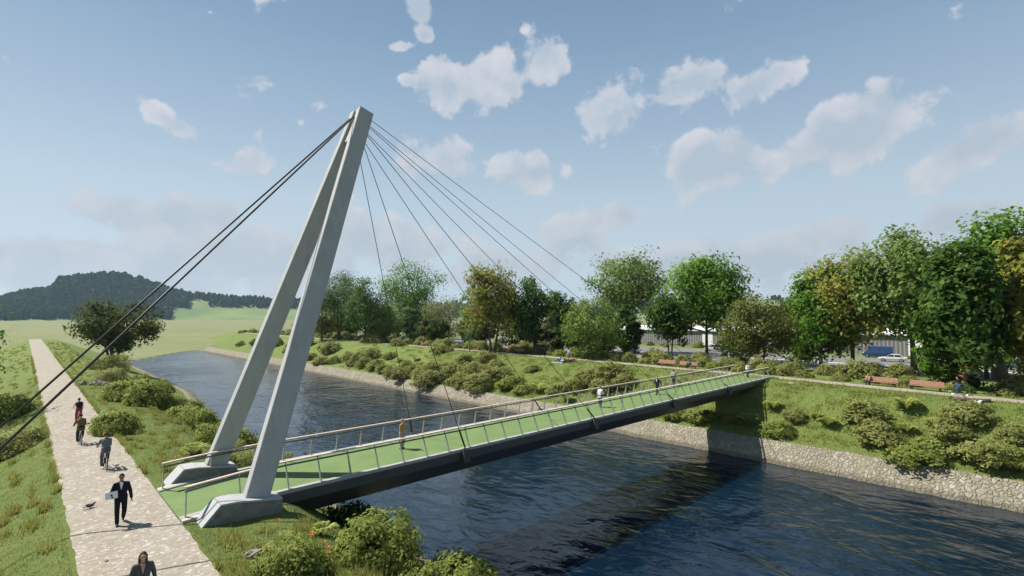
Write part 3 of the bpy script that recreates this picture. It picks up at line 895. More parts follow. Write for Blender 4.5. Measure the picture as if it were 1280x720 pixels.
def shrubpx(pool, px, py, wpx, label, group, cat='shrub', sz=1.0):
    p, d = ground_at(px, py)
    dep = p.x * FW[0] + p.y * FW[1]
    return place(pool[rnd.randrange(len(pool))], p - Vector((0, 0, .05)), wpx / 2 / 640 * dep / 1.12, label, cat, group, sz=sz)


GS = 'shrubs on the far bank slope'
DR = 'olive shrub inside the long drift of shrubs below the left benches'
for px, py, w in ((389, 449, 22), (401, 455, 20), (412, 441, 24), (404, 437, 16), (417, 453, 18), (437, 449, 20), (448, 452, 22), (441, 456, 18), (462, 450, 26), (456, 458, 20), (470, 462, 24), (480, 466, 22), (489, 470, 22), (501, 474, 22), (516, 465, 24), (508, 460, 18), (528, 470, 26), (540, 466, 24), (535, 482, 32), (548, 478, 28), (556, 462, 24), (566, 470, 28), (574, 480, 30), (586, 484, 30), (598, 487, 34), (590, 470, 30), (604, 466, 28), (612, 478, 34), (624, 474, 30), (618, 462, 24)):
    shrubpx(P_sh, px, py, w * 1.1, DR, GS, sz=.85)
for pool, px, py, w, lb in (
        (P_sh, 487, 448, 18, 'single round shrub on the turf above the long drift'),
        (P_sh, 555, 440, 26, 'wide shrub beside the far path right of the left benches'),
        (P_sh, 580, 454, 28, 'tall leaning shrub on the upper slope, left of a pair'),
        (P_sh, 606, 452, 26, 'tall shrub touching the far path, right of a pair'),
        (P_sh, 666, 463, 24, 'lone rounded shrub on open turf in the middle of the far slope'),
        (P_fr, 641, 484, 36, 'yellow green shrub above the stone edge where the handrail crosses'),
        (P_fr, 654, 491, 30, 'low shrub right beside the handrail at the stone edge'),
        (P_sh, 697, 492, 28, 'shrub on mid slope seen just over the far handrail'),
        (P_sh, 713, 486, 34, 'bushy shrub left of the big clump behind the white clad walker'),
        (P_sh, 738, 478, 40, 'left shrub of the big clump in the middle of the slope'),
        (P_sh, 764, 473, 44, 'top shrub of the big clump in the middle of the slope'),
        (P_sh, 782, 482, 36, 'right shrub of the big clump in the middle of the slope'),
        (P_sh, 754, 488, 38, 'lowest shrub of the big clump, beside the walker in white'),
        (P_fr, 842, 522, 34, 'low fresh shrub below the bridge beam left of the shadow'),
        (P_fr, 878, 524, 42, 'wide fresh shrub at the left edge of the bridge shadow'),
        (P_fr, 816, 516, 22, 'small low shrub under the beam farthest left of the shadow'),
        (P_sh, 912, 526, 34, 'shrub standing wholly inside the dark bridge shadow'),
        (P_fr, 974, 541, 40, 'shrub at the right edge of the bridge shadow'),
        (P_sh, 996, 525, 28, 'small dry shrub above the one at the shadow edge'),
        (P_sh, 1080, 526, 52, 'broad shrub on mid slope below the gap between red benches'),
        (P_sh, 1102, 553, 56, 'broad low shrub between two ferns on the right slope'),
        (P_fr, 1150, 579, 60, 'lowest large shrub overhanging the pale stone facing'),
        (P_fr, 1168, 560, 48, 'shrub joined to the back of the lowest large shrub'),
        (P_sh, 1190, 548, 46, 'upper left shrub of the right hand thicket'),
        (P_sh, 1222, 572, 60, 'dark sided shrub in the middle of the right hand thicket'),
        (P_sh, 1212, 526, 50, 'isolated shrub near the fallen log and the white bird'),
        (P_sh, 1270, 549, 44, 'upper shrub cut by the right edge of the picture'),
        (P_fr, 1272, 570, 50, 'lower shrub cut by the right edge of the picture'),
        (P_fr, 1252, 558, 34, 'smaller shrub between the thicket and the right edge shrubs')):
    shrubpx(pool, px, py, w * 1.0, lb, GS, sz=.78)
GF = 'ferns on the far bank slope'
for px, py, w, lb in (
        (499, 452, 12, 'small fern near the single round shrub above the drift'), (519, 451, 12, 'small fern on open turf right of the single round shrub'),
        (628, 488, 22, 'yellow green fern at the lower end of the long drift'), (672, 490, 24, 'fern between the far handrail and the stone edge'),
        (708, 502, 20, 'fern seen over the handrail below the bushy shrub'), (707, 452, 12, 'small fern just below the picnic blanket'),
        (936, 533, 34, 'fern inside the bridge shadow'), (966, 512, 24, 'upper fern at the right edge of the bridge shadow'),
        (1020, 524, 18, 'pale fern right of the small dry shrub'), (1034, 533, 26, 'fern left below the broad mid slope shrub'),
        (1132, 513, 34, 'bright fern on open turf below the right red bench'), (1074, 541, 18, 'small fern tucked left of the broad low shrub'),
        (1133, 541, 24, 'small pale fern right of the broad low shrub'), (1167, 534, 24, 'pale fern above the right hand thicket'),
        (1244, 588, 40, 'left of two large ferns at the stone edge'), (1272, 593, 40, 'right of two large ferns at the stone edge')):
    shrubpx(P_fe, px, py, w * 1.2, lb, GF, 'fern').location.z += .12
# hedge of undergrowth behind the far path
for x in range(0, 76):
    Y = -6 + x * 2.2 * (1 + x / 110) + rnd.uniform(-.9, .9); X = float(fpath(Y)) + rnd.uniform(4.0, 5.6)
    near_bench = any(abs(Y - b) < 1.6 for b in (9.2, 12.9, 37.6, 41.0))
    if near_bench: X += 1.1
    place(rnd.choice(P_sh + P_fr if Y > 22 else P_sh + P_dk), (X, Y, gz(X, Y) - .1), rnd.uniform(1.1, 1.7) * (1 if Y > 24 else .72), 'leafy shrub in the continuous hedge behind the far path', 'shrub', 'shrubs of the hedge behind the far path')  # dark leaves mixed in at the right end paint the trees' shade
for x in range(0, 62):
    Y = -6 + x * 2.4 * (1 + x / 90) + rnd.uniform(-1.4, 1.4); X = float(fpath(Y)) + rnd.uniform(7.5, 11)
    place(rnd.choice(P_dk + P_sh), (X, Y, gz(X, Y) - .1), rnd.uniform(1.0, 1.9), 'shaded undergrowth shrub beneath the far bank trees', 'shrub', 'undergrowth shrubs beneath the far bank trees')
for i in range(16):
    Y = 10 + i * 5.2 + rnd.uniform(-2, 2); X = rnd.uniform(129, 136)
    place(rnd.choice(P_fr + P_sh), (X, Y, -1.1), rnd.uniform(.7, 1.4), 'low shrub on the verge in front of the grey hall', 'shrub', 'verge shrubs in front of the grey hall')
for px, py, w, lb in ((432, 424, 16, 'small shrub at the far path left of the left bench'), (424, 421, 15, 'shrub at the far path nearest the pylon'), (455, 428, 15, 'shrub at the far path right of the leftmost bench'), (474, 429, 18, 'shrub at the far path between two left benches'), (499, 432, 17, 'shrub at the far path under the bright maple'), (385, 432, 22, 'shrub at the top of the far slope against the pylon'), (345, 432, 20, 'shrub at the far slope top seen left of the pylon'), (366, 441, 22, 'low shrub at the far slope foot behind the pylon legs'), (318, 431, 14, 'small shrub near the far left end of the far bank'), (300, 432, 12, 'smallest shrub at the far left end of the far bank')):
    shrubpx(P_sh, px, py, w, lb, GS)
# near bank
GN = 'shrubs along the near riverbank'
for pool, px, py, w, lb in (
        (P_big, 129, 464, 45, 'shrub at the foot of the dark olive near bank tree'), (P_big, 141, 478, 38, 'shrub in the bank row just behind the rock pile'),
        (P_big, 155, 500, 51, 'rounded shrub in the bank row right of the rock pile'), (P_big, 185, 506, 49, 'shrub in the bank row next to the fresh rounded one'),
        (P_big, 207, 516, 43, 'middle shrub of the bank row at the crest'), (P_big, 225, 528, 43, 'shrub of the bank row nearing the pylon'),
        (P_big, 247, 540, 47, 'shrub of the bank row just before the far pylon leg'), (P_big, 265, 556, 43, 'shrub touching the far pylon leg'),
        (P_big, 140, 541, 56, 'lone dense bush on the turf beside the path'), (P_big, 304, 586, 52, 'bright bush standing between the two pylon legs'),
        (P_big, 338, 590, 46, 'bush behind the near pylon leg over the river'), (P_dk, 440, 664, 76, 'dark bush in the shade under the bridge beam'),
        (P_big, 464, 702, 94, 'large fresh green bush at the river edge below the bridge'), (P_big, 580, 746, 98, 'bush at the bottom edge overhanging the river'),
        (P_big, 526, 738, 54, 'low bush at the bottom edge left of the overhanging one'), (P_big, 370, 716, 68, 'loose flowering bush in the foreground below the footing'),
        (P_big, 16, 566, 62, 'bush on the left slope beside the backstay cables'), (P_big, 12, 522, 46, 'upper bush on the left slope under the backstay cables')):
    shrubpx(pool, px, py, w * 1.05, lb, GN)
for i in range(15):
    Y = 31 + i * 4.6 + rnd.uniform(-1, 1); X = 9 + rnd.uniform(2.0, 5.2) / float(np.interp(Y, [45, 110], [1, .6]))
    place(rnd.choice(P_big), (X, Y, gz(X, Y) - .1), rnd.uniform(1.0, 1.6), 'green bush in the dense row sloping down to the near water edge', 'shrub', 'bushes lining the near water edge')
shrubpx(P_fe, 242, 568, 40, 'spreading fern beside the far footing', 'ferns on the near bank', 'fern')
shrubpx(P_fe, 404, 668, 40, 'shaded fern under the bridge beam beside the footing', 'ferns on the near bank', 'fern')
for o in P_sh + P_fr + P_big + P_dk + P_fe: drop(o)

# red flowers
FLP = empty('poppy'); mb = MB()
mb.tube([(0, 0, -.05), (.02, .01, .2), (.03, 0, .42)], [.007, .006, .005], 5); mb.build('stem', M['stem'], FLP)
mb = MB()
for i in range(5):
    a = i * 1.257; ca, sa = math.cos(a), math.sin(a)
    mb.add([(.03, 0, .41), (.03 + .07 * ca - .04 * sa, .07 * sa + .04 * ca, .45), (.03 + .12 * ca, .12 * sa, .47), (.03 + .07 * ca + .04 * sa, .07 * sa - .04 * ca, .45)], [(0, 1, 2, 3)])
mb.build('petal', M['petal'], FLP)
for grp, lb, spots in (('poppies left of the far footing', 'red poppy in the cluster left of the far footing', ((216, 571), (218, 578), (223, 576), (229, 573), (241, 568), (239, 571), (246, 571), (221, 573))),
                       ('poppies round the foreground bush', 'red poppy among grass beside the loose foreground bush', ((392, 674), (391, 678), (411, 693), (412, 698), (405, 686), (334, 693), (425, 689), (346, 660))),
                       ('orange red flowers along the far path', 'orange red flower at the edge of the far path', ((1113, 487), (1116, 488), (1108, 486), (1124, 488), (1126, 489), (865, 462), (872, 463), (849, 464)))):
    for px, py in spots:
        p, d = ground_at(px, py); c = copy_tree(FLP); c.location = p; c.rotation_euler = (rnd.uniform(-.2, .2), rnd.uniform(-.2, .2), rnd.uniform(0, 6)); s = .62 if d < 60 else 1.6
        c.scale = (s, s, s * rnd.uniform(.8, 1.2)); tag(c, lb, 'flower', grp)
drop(FLP)

# ------------------------------------------------------------------ grass: tufts and short blades
def blades(name, label, xs, ys_, hgt, wid, seed, kind, patch):
    r = np.random.RandomState(seed)
    n = len(xs); zs = height(xs, ys_)
    h = hgt * r.uniform(.5, 1.15, n); a = r.uniform(0, 2 * PI, n); la = r.uniform(0, 2 * PI, n); ll = h * r.uniform(.1, .6, n)
    w = wid * r.uniform(.6, 1.2, n)
    b = np.stack([xs, ys_, zs - .02], 1); sd = np.stack([np.cos(a), np.sin(a), 0 * a], 1) * w[:, None]
    ld = np.stack([np.cos(la) * ll, np.sin(la) * ll, h], 1)
    V = np.stack([b - sd, b + sd, b + ld * .6 + sd * .6 - np.stack([0 * a, 0 * a, 0 * h], 1), b + ld], 1).reshape(-1, 3)
    F = np.arange(4 * n).reshape(-1, 4)
    tag(np_mesh(name, V, F, [LEAF[kind]], np.repeat(np.clip(patch + .35 * r.rand(n), 0, 1), 4)), label, 'grass', None, 'stuff')


r = np.random.RandomState(5)
X_, Y_, T_ = [], [], []


def clump(x, y, n, lx, ly):
    X_.append(x + r.normal(size=n) * lx); Y_.append(y + r.normal(size=n) * ly); T_.append(np.full(n, r.uniform(.05, .65)))


for _ in range(1050):      # near bank, both sides of the path
    left = r.rand() < .55
    y = 14 + 190 * r.rand() ** 1.5
    x = r.uniform(-12, 1.0) if left else r.uniform(4.9, 9.5)
    if not left and 20.5 < y < 30: continue
    clump(x, y, int(r.uniform(60, 170) * (1 if y < 60 else .5)), r.uniform(.07, .15), r.uniform(.12, .42))
for _ in range(190):
    y = 14 + 120 * r.rand() ** 1.3; clump(r.choice([1.35, 4.6]), y, 60, .07, r.uniform(.1, .35)) if not 20.5 < y < 30 else None
for _ in range(240):
    y = -10 + 170 * r.rand(); f = float(fpath(y)); clump(f - .35 + (3.2 if r.rand() < .6 else 0), y, 30, .12, r.uniform(.3, .9))
blades('grass_tufts', 'dry olive tufts of longer grass scattered over the banks', np.concatenate(X_), np.concatenate(Y_), .33, .020, 6, 'tuft', np.concatenate(T_))
X_, Y_, T_ = [], [], []
for _ in range(620):      # far slope
    y = -12 + 140 * r.rand() ** 1.3; f = float(fpath(y)); clump(r.uniform(55.8, f - .4), y, 40, r.uniform(.12, .25), r.uniform(.3, .6))
blades('grass_tufts', 'dry olive tufts of longer grass scattered over the far slope', np.concatenate(X_), np.concatenate(Y_), .34, .045, 16, 'tuft', np.concatenate(T_))
n = 190000
y = 12 + 70 * r.rand(n) ** 1.8; x = np.where(r.rand(n) < .55, r.uniform(-10, 1.36, n), r.uniform(4.62, 11, n))
ok = ~((x > 4) & (y > 22.4) & (y < 28.8)); ok &= ~((x > 4.9) & (x < 8) & (y > 21.4) & (y < 22.9))
x, y = x[ok], y[ok]
blades('short_grass', 'short green turf blades on the near bank', x, y, .085, .012, 8, 'lawn', np.clip(.3 + .3 * np.sin(x * 1.7 + np.sin(y * .8)) * np.sin(y * 1.3), 0, .65))
n = 120000
y = -12 + 105 * r.rand(n); f = fpath(y); x = 55.4 + (f - .2 - 55.4) * r.rand(n)
blades('short_grass', 'short green turf blades on the far slope', x, y, .13, .03, 9, 'meadow', np.clip(.32 + .3 * np.sin(x * .9 + np.sin(y * .5)) * np.sin(y * .7), 0, .65))
#@@PART3
# ------------------------------------------------------------------ people
def remesh(name, mb, material, vox, parent=None, smooth=2):
    o = mb.build(name, material, None)
    md = o.modifiers.new('r', 'REMESH'); md.mode = 'VOXEL'; md.voxel_size = vox; md.use_smooth_shade = True
    if smooth:
        s = o.modifiers.new('s', 'SMOOTH'); s.iterations = smooth; s.factor = .5
    dg = bpy.context.evaluated_depsgraph_get(); dg.update()
    me = bpy.data.meshes.new_from_object(o.evaluated_get(dg))
    o.modifiers.clear(); old = o.data; o.data = me; bpy.data.meshes.remove(old); me.name = name
    if not me.materials: me.materials.append(material)
    if parent is not None: o.parent = parent
    return o


CM = {}


def cloth(rgb, rough=.85):
    k = tuple(rgb)
    if k not in CM: CM[k] = mat('cloth %02d' % len(CM), rgb, rough, 0, .2)
    return CM[k]


def bend(a, b, la, lb, hint):
    """elbow or knee position between a and b"""
    a = Vector(a); b = Vector(b); d = b - a; L_ = min(d.length, (la + lb) * .999)
    d = d.normalized() * L_; x = (la * la - lb * lb + L_ * L_) / (2 * L_)
    h = math.sqrt(max(0, la * la - x * x)); hv = Vector(hint); dn = d.normalized(); hv = (hv - dn * hv.dot(dn)).normalized()
    return a + dn * x + hv * h, a + d


def person(label, loc, rz, pose, coat, legs, hair=(.04, .025, .018), shirt=None, long_hair=False, skin='skin', H=1.8, vox=.017, shoes=(.02, .018, .016), shorts=False, bare_arms=False, vest=False, skirt=False, group=None, tie=None, bald=False, helmet=False):
    """figure facing +x, left side +y"""
    root = empty('person', loc, rz); tag(root, label, 'person', group); s = H / 1.8; root.scale = (s, s, s)
    pel = Vector((0, 0, .96)); tl = 0.0; sw = .178
    fL, fR = Vector((.0, .10, .085)), Vector((.0, -.10, .085)); hL, hR = Vector((.04, .29, .86)), Vector((.04, -.29, .86)); eh = (-1, 0, 0); kh = (1, 0, 0); tilt = .04; hd = 0.0
    if pose == 'walk': fL, fR = Vector((.30, .085, .085)), Vector((-.30, -.085, .15)); hL, hR = Vector((-.20, .30, .90)), Vector((.22, -.29, .92)); pel.z = .925
    if pose == 'carry': fL, fR = Vector((-.24, .085, .14)), Vector((.24, -.085, .085)); hL, hR = Vector((.10, .30, .88)), Vector((.24, -.25, 1.06)); pel.z = .935
    if pose == 'cycle': pel = Vector((-.14, 0, 1.0)); tilt = .42; fL, fR = Vector((.12, .12, .20)), Vector((.10, -.12, .50)); hL, hR = Vector((.50, .27, 1.06)), Vector((.50, -.27, 1.06)); eh = (0, 0, -1); hd = -.2
    if pose == 'sit': pel = Vector((0, 0, .56)); tilt = -.12; fL, fR = Vector((.46, .12, .085)), Vector((.46, -.12, .085)); hL, hR = Vector((.34, .12, .66)), Vector((.34, -.12, .66))
    if pose == 'ground': pel = Vector((0, 0, .16)); tilt = -.3; fL, fR = Vector((.85, .12, .09)), Vector((.62, -.14, .09)); hL, hR = Vector((-.32, .30, .06)), Vector((.45, -.18, .42)); kh = (0, 0, 1)
    if pose == 'akimbo': hL, hR = Vector((.02, .22, 1.02)), Vector((.02, -.22, 1.02)); fL, fR = Vector((.12, .10, .085)), Vector((-.12, -.10, .085))
    if pose == 'lean': tilt = .18; hL, hR = Vector((.35, .22, 1.12)), Vector((.35, -.22, 1.12)); fL.x = .12; fR.x = -.10
    ct, st = math.cos(tilt), math.sin(tilt)
    up = Vector((st, 0, ct)); fwv = Vector((ct, 0, -st))
    che = pel + up * .36; nk = pel + up * .555; sL = pel + up * .458 + Vector((0, sw, 0)); sR = pel + up * .458 + Vector((0, -sw, 0))
    hup = Vector((math.sin(tilt + hd - tilt * .6), 0, math.cos(tilt + hd - tilt * .6))); hfw = Vector((hup.z, 0, -hup.x))
    hc = nk + up * .035 + hup * .115 + hfw * .02
    hipL, hipR = pel + Vector((0, .095, -.04)), pel + Vector((0, -.095, -.04))
    out = .25
    eL, hL = bend(sL, hL, .29, .265, (eh[0], out, eh[2] - .1)); eR, hR = bend(sR, hR, .29, .265, (eh[0], -out, eh[2] - .1))
    kL, fL = bend(hipL, fL, .44, .42, (kh[0], .12, kh[2] + .1)); kR, fR = bend(hipR, fR, .44, .42, (kh[0], -.12, kh[2] + .1))
    # body
    b = MB()
    b.ball(hc, (.078, .072, .112), 14, 10, rot=Matrix.Rotation(math.atan2(hup.x, hup.z), 3, 'Y'))
    b.capsule(hc + hup * -.06 + hfw * .02, hc + hup * -.075 + hfw * .045, .055, .042)             # jaw
    b.capsule(hc + hfw * .073 + hup * .012, hc + hfw * .098 - hup * .03, .010, .016)              # nose
    b.capsule(hc + hfw * .068 + hup * .034 + Vector((0, .035, 0)), hc + hfw * .068 + hup * .034 - Vector((0, .035, 0)), .014, .014)   # brow
    b.capsule(hc + hfw * .072 - hup * .058 + Vector((0, .02, 0)), hc + hfw * .072 - hup * .058 - Vector((0, .02, 0)), .011, .011)    # lips
    for q in (-1, 1): b.ball(hc + Vector((0, q * .075, -.005)), (.022, .014, .032), 8, 6)
    b.capsule(nk - up * .05, hc - hup * .05, .057, .052)
    b.capsule(che + Vector((0, .075, 0)), pel + up * .12 + Vector((0, .05, 0)), .105, .095); b.capsule(che - Vector((0, .075, 0)), pel + up * .12 - Vector((0, .05, 0)), .105, .095)
    b.capsule(hipL + Vector((0, -.02, .04)), hipR + Vector((0, .02, .04)), .105, .105)
    b.capsule(sL - Vector((0, .03, .01)), nk - up * .05, .06, .06); b.capsule(sR + Vector((0, .03, -.01)), nk - up * .05, .06, .06)
    for (sh, el, ha, q) in ((sL, eL, hL, 1), (sR, eR, hR, -1)):
        b.capsule(sh, el, .05, .038); b.capsule(el, ha, .039, .027)
        d = (ha - el).normalized(); fw_ = (d + Vector((.35, 0, -.1)) * .5).normalized(); sd = Vector((.9, 0, .0)); sd = (sd - d * sd.dot(d)).normalized(); pn = d.cross(sd)
        palm = ha + d * .05
        b.capsule(ha, palm + d * .03, .026, .03); b.capsule(ha + d * .03 + sd * .02, palm + d * .035 + sd * .022, .02, .018); b.capsule(ha + d * .03 - sd * .02, palm + d * .03 - sd * .022, .02, .017)
        for i, ln in enumerate((.060, .072, .068, .054)):
            o_ = palm + d * .035 + sd * (.030 - .02 * i); c1_ = o_ + d * ln * .55; c2_ = c1_ + (d * .7 - pn * q * .7) * ln * .6
            b.capsule(o_, c1_, .0095, .009, 6); b.capsule(c1_, c2_, .009, .0075, 6)
        b.capsule(ha + d * .03 + sd * .025, ha + d * .065 + sd * .055, .011, .010, 6); b.capsule(ha + d * .065 + sd * .055, ha + d * .09 + sd * .056 - pn * q * .012, .010, .008, 6)
    for (hp, kn, ft) in ((hipL, kL, fL), (hipR, kR, fR)):
        b.capsule(hp, kn, .082, .052); b.capsule(kn, ft, .054, .036)
        b.capsule(ft - Vector((.02, 0, .04)), ft + Vector((.13, 0, -.05)), .038, .03)
    remesh('body', b, M[skin], min(vox, .0125), root)
    e = MB()
    for q in (-1, 1): e.ball(hc + hfw * .071 + hup * .012 + Vector((0, q * .031, 0)), .011, 8, 6)
    e.build('eyes', cloth((.02, .015, .012), .2), root)
    if not bald:
        h = MB(); rot = Matrix.Rotation(math.atan2(hup.x, hup.z), 3, 'Y')
        h.ball(hc + hup * .028 - hfw * .018, (.086, .083, .098), 14, 10, rot=rot)
        if long_hair:
            h.capsule(hc - hfw * .055, nk - hfw * .085 - up * .10, .075, .055)
            for q in (-1, 1): h.capsule(hc - hfw * .02 + Vector((0, q * .07, .01)), nk - hfw * .03 + Vector((0, q * .085, -.07)), .036, .03)
        hb = remesh('hair', h, cloth(hair, .6), .013, root)
    if helmet:
        h = MB(); h.ball(hc + hup * .05, (.115, .092, .082), 14, 10); h.build('helmet', cloth((.25, .03, .03), .3), root, True)
    # clothes
    t = MB(); tk = .018
    low = .02 if vest else -.10
    for q in (-1, 1):
        t.capsule(che + Vector((0, q * .078, .02)), pel + up * .14 + Vector((0, q * .052, 0)), .108 + tk, .10 + tk)
        t.capsule(pel + up * .1 + Vector((0, q * .06, 0)), pel + up * low + Vector((0, q * .07, 0)), .1 + tk, .105 + tk)
        sh, el, ha = (sL, eL, hL) if q > 0 else (sR, eR, hR)
        t.capsule(sh - Vector((0, q * .03, .01)), nk - up * .055, .06 + tk, .055 + tk)
        if not vest: t.capsule(sh, el, .052 + tk, .042 + tk)
        if not bare_arms and not vest: t.capsule(el, ha - (ha - el).normalized() * .01, .042 + tk, .032 + tk)
    remesh('jacket' if shirt is not None else 'top', t, cloth(coat), vox, root)
    if shirt is not None:
        f = MB(); a0 = che + fwv * .118 + up * .17; a1 = che + fwv * .138 - up * .06
        f.loft([[a0 + Vector((0, -.055, 0)), a0 + Vector((0, .055, 0)), a0 + Vector((0, .05, 0)) - fwv * .06, a0 - Vector((0, .05, 0)) - fwv * .06], [a1 + Vector((0, -.012, 0)), a1 + Vector((0, .012, 0)), a1 + Vector((0, .012, 0)) - fwv * .04, a1 - Vector((0, .012, 0)) - fwv * .04]])
        f.capsule(nk - up * .045, nk - up * .02, .066, .062)
        f.build('shirt', cloth(shirt), root)
        if tie:
            f = MB(); f.bar(a0 + fwv * .006 - up * .01, a1 + fwv * .012 - up * .02, .035, .012, fwv); f.build('tie', cloth(tie), root)
    l = MB()
    for (hp, kn, ft) in ((hipL, kL, fL), (hipR, kR, fR)):
        if skirt: l.capsule(hp + Vector((0, 0, .06)), kn * .55 + hp * .45, .12, .15); continue
        l.capsule(hp + Vector((0, 0, .03)), kn, .085 + tk, .06 + tk)
        if not shorts: l.capsule(kn, ft + (kn - ft).normalized() * .02, .06 + tk, .046 + tk)
    l.capsule(hipL + Vector((0, -.02, .06)), hipR + Vector((0, .02, .06)), .108 + tk, .108 + tk)
    remesh('shorts' if shorts else ('skirt' if skirt else 'trousers'), l, cloth(legs), vox, root)
    for ft in (fL, fR):
        f = MB(); f.capsule(ft + Vector((-.045, 0, -.035)), ft + Vector((.14, 0, -.052)), .047, .036); f.capsule(ft + Vector((-.02, 0, .01)), ft + Vector((-.02, 0, -.04)), .046, .048)
        remesh('shoe', f, cloth(shoes, .4), .012, root, 1)
    return root, dict(hL=hL, hR=hR, pel=pel)


def at(px, py, z=0.03):
    d = ray(px, py); t = (z - CAMH) / d[2]
    return Vector((d[0] * t, d[1] * t, z))


def bicycle(label, loc, rz, colr=(.03, .03, .032), group='bicycles ridden along the gravel paths'):
    o = empty('bicycle', loc, rz); tag(o, label, 'bicycle', group)
    fm = cloth(colr, .35)
    rear, front, bb, seat, head, hb_ = Vector((-.48, 0, .345)), Vector((.58, 0, .345)), Vector((-.03, 0, .29)), Vector((-.19, 0, .86)), Vector((.40, 0, .86)), Vector((.44, 0, .68))
    f = MB()
    for a, b_, r_ in ((bb, seat, .017), (bb, hb_, .02), (seat - Vector((-.02, 0, .06)), head - Vector((0, 0, .02)), .017), (hb_ - Vector((-.01, 0, .03)), head + Vector((-.02, 0, .06)), .02), (hb_, front + Vector((0, .045, 0)), .012), (hb_, front - Vector((0, .045, 0)), .012),
                      (bb, rear + Vector((0, .04, 0)), .011), (bb, rear - Vector((0, .04, 0)), .011), (seat - Vector((0, 0, .05)), rear + Vector((0, .04, 0)), .01), (seat - Vector((0, 0, .05)), rear - Vector((0, .04, 0)), .01)):
        f.tube([a, b_], r_, 7)
    f.build('frame', fm, o, True)
    h = MB(); tp = Vector((.37, 0, 1.04)); h.tube([head, tp], .014, 7)
    h.tube([tp + Vector((.02, 0, .0)), tp + Vector((.07, .16, .01)), tp + Vector((.02, .30, .0))], .013, 7); h.tube([tp + Vector((.02, 0, .0)), tp + Vector((.07, -.16, .01)), tp + Vector((.02, -.30, .0))], .013, 7)
    h.build('handlebar', M['blackmetal'], o, True)
    s_ = MB(); s_.tube([seat, seat + Vector((-.02, 0, .07))], .014, 7); s_.loft([[(x, -w, .93), (x, w, .93), (x, w * .8, .98), (x, -w * .8, .98)] for x, w in ((-.34, .07), (-.28, .085), (-.18, .05), (-.05, .02))])
    s_.build('saddle', M['blackmetal'], o, True)
    pd = MB(); pd.tube([bb + Vector((0, -.06, 0)), bb + Vector((0, .06, 0))], .02, 8); pd.tube([bb + Vector((0, .07, 0)), bb + Vector((.10, .07, -.13))], .012, 6); pd.tube([bb + Vector((0, -.07, 0)), bb + Vector((-.10, -.07, .13))], .012, 6)
    pd.box(bb + Vector((.10, .12, -.13)), (.09, .09, .02)); pd.box(bb + Vector((-.10, -.12, .13)), (.09, .09, .02)); pd.build('pedals', M['blackmetal'], o)
    for c in (rear, front):
        w = MB(); pts = [c + Vector((.325 * math.cos(a), 0, .325 * math.sin(a))) for a in np.linspace(0, 2 * PI, 25)]
        w.tube(pts, .021, 6, cap=False); wo = w.build('wheel', M['tyre'], o, True)
        k = MB(); k.tube([c + Vector((.305 * math.cos(a), 0, .305 * math.sin(a))) for a in np.linspace(0, 2 * PI, 25)], .010, 5, cap=False)
        for a in np.linspace(0, 2 * PI, 13)[:-1]: k.tube([c, c + Vector((.3 * math.cos(a), 0, .3 * math.sin(a)))], .003, 3)
        k.tube([c - Vector((0, .05, 0)), c + Vector((0, .05, 0))], .02, 6); k.build('rim', M['alloy'], wo)
    return o


PG = 'people on the near towpath'
NAVY = (.012, .012, .022)
p = at(150, 654); man, J = person('man in dark navy suit and white shirt walking towards us holding a laptop', p, R(-97), 'carry', NAVY, (.012, .012, .018), bald=False, hair=(.03, .02, .015), shirt=(.62, .64, .68), skin='skin2', H=1.86, vox=.013, group=PG)
# laptop held against his right side
q = man.matrix_basis @ Vector((J['hR'].x + .055, J['hR'].y - .02, J['hR'].z + .05))
lp = empty('laptop', q, R(-97)); tag(lp, 'silver laptop with a dark round mark held by the man in navy suit', 'laptop'); lp.rotation_euler = (R(4), R(-10), R(-97))
mb = MB(); mb.box((0, 0, 0), (.03, .36, .25)); mb.build('case', M['alloy'], lp)
mb = MB(); mb.tube([(.0151, 0, 0), (.019, 0, 0)], .035, 14); mb.build('emblem', M['blackmetal'], lp)
p = at(176, 772); person('woman with long brown hair in grey blazer, cut off by the bottom edge', p, R(-95), 'walk', (.06, .068, .075), (.04, .045, .05), hair=(.06, .022, .014), shirt=(.45, .25, .18), long_hair=True, H=1.70, vox=.013, group=PG)
for px, py, lb, bl, kw in (
        (131, 586, 'cyclist in grey jacket riding away, nearest of the three cyclists', 'bicycle under the cyclist in the grey jacket', dict(coat=(.13, .14, .155), legs=(.10, .105, .115), hair=(.10, .035, .02))),
        (100, 555, 'cyclist in mustard brown jacket riding away, middle of the three cyclists', 'bicycle under the cyclist in the mustard jacket', dict(coat=(.15, .10, .032), legs=(.02, .022, .035), hair=(.02, .016, .013))),
        (98, 529, 'cyclist in black vest and crimson trousers, farthest of the three cyclists', 'bicycle under the cyclist in crimson trousers', dict(coat=(.022, .024, .024), legs=(.30, .018, .06), vest=True, hair=(.03, .02, .015)))):
    p = at(px, py); bicycle(bl, p, R(92)); person(lb, p, R(92), 'cycle', group='cyclists on the near towpath', H=1.82, **kw)
GB = 'people crossing the footbridge'
ZD = .05
p = at(502, 561, ZD); p.y = min(p.y, BY(p.x) + HW - .75); person('woman in orange top and pale patterned trousers by the bridge railing', p, R(-60), 'stand', (.40, .22, .10), (.34, .31, .29), hair=(.34, .24, .15), bare_arms=True, H=1.74, group=GB)
p = at(750, 509, ZD); person('person in white top and blue trousers walking by the far handrail', p, R(5), 'lean', (.62, .64, .66), (.05, .075, .16), hair=(.12, .08, .05), H=1.78, group=GB)
p = at(822, 493, ZD); person('man in purple navy suit walking on the green deck', p, R(178), 'walk', (.028, .020, .055), (.025, .02, .04), hair=(.09, .035, .02), shirt=(.6, .6, .6), H=1.82, group=GB)
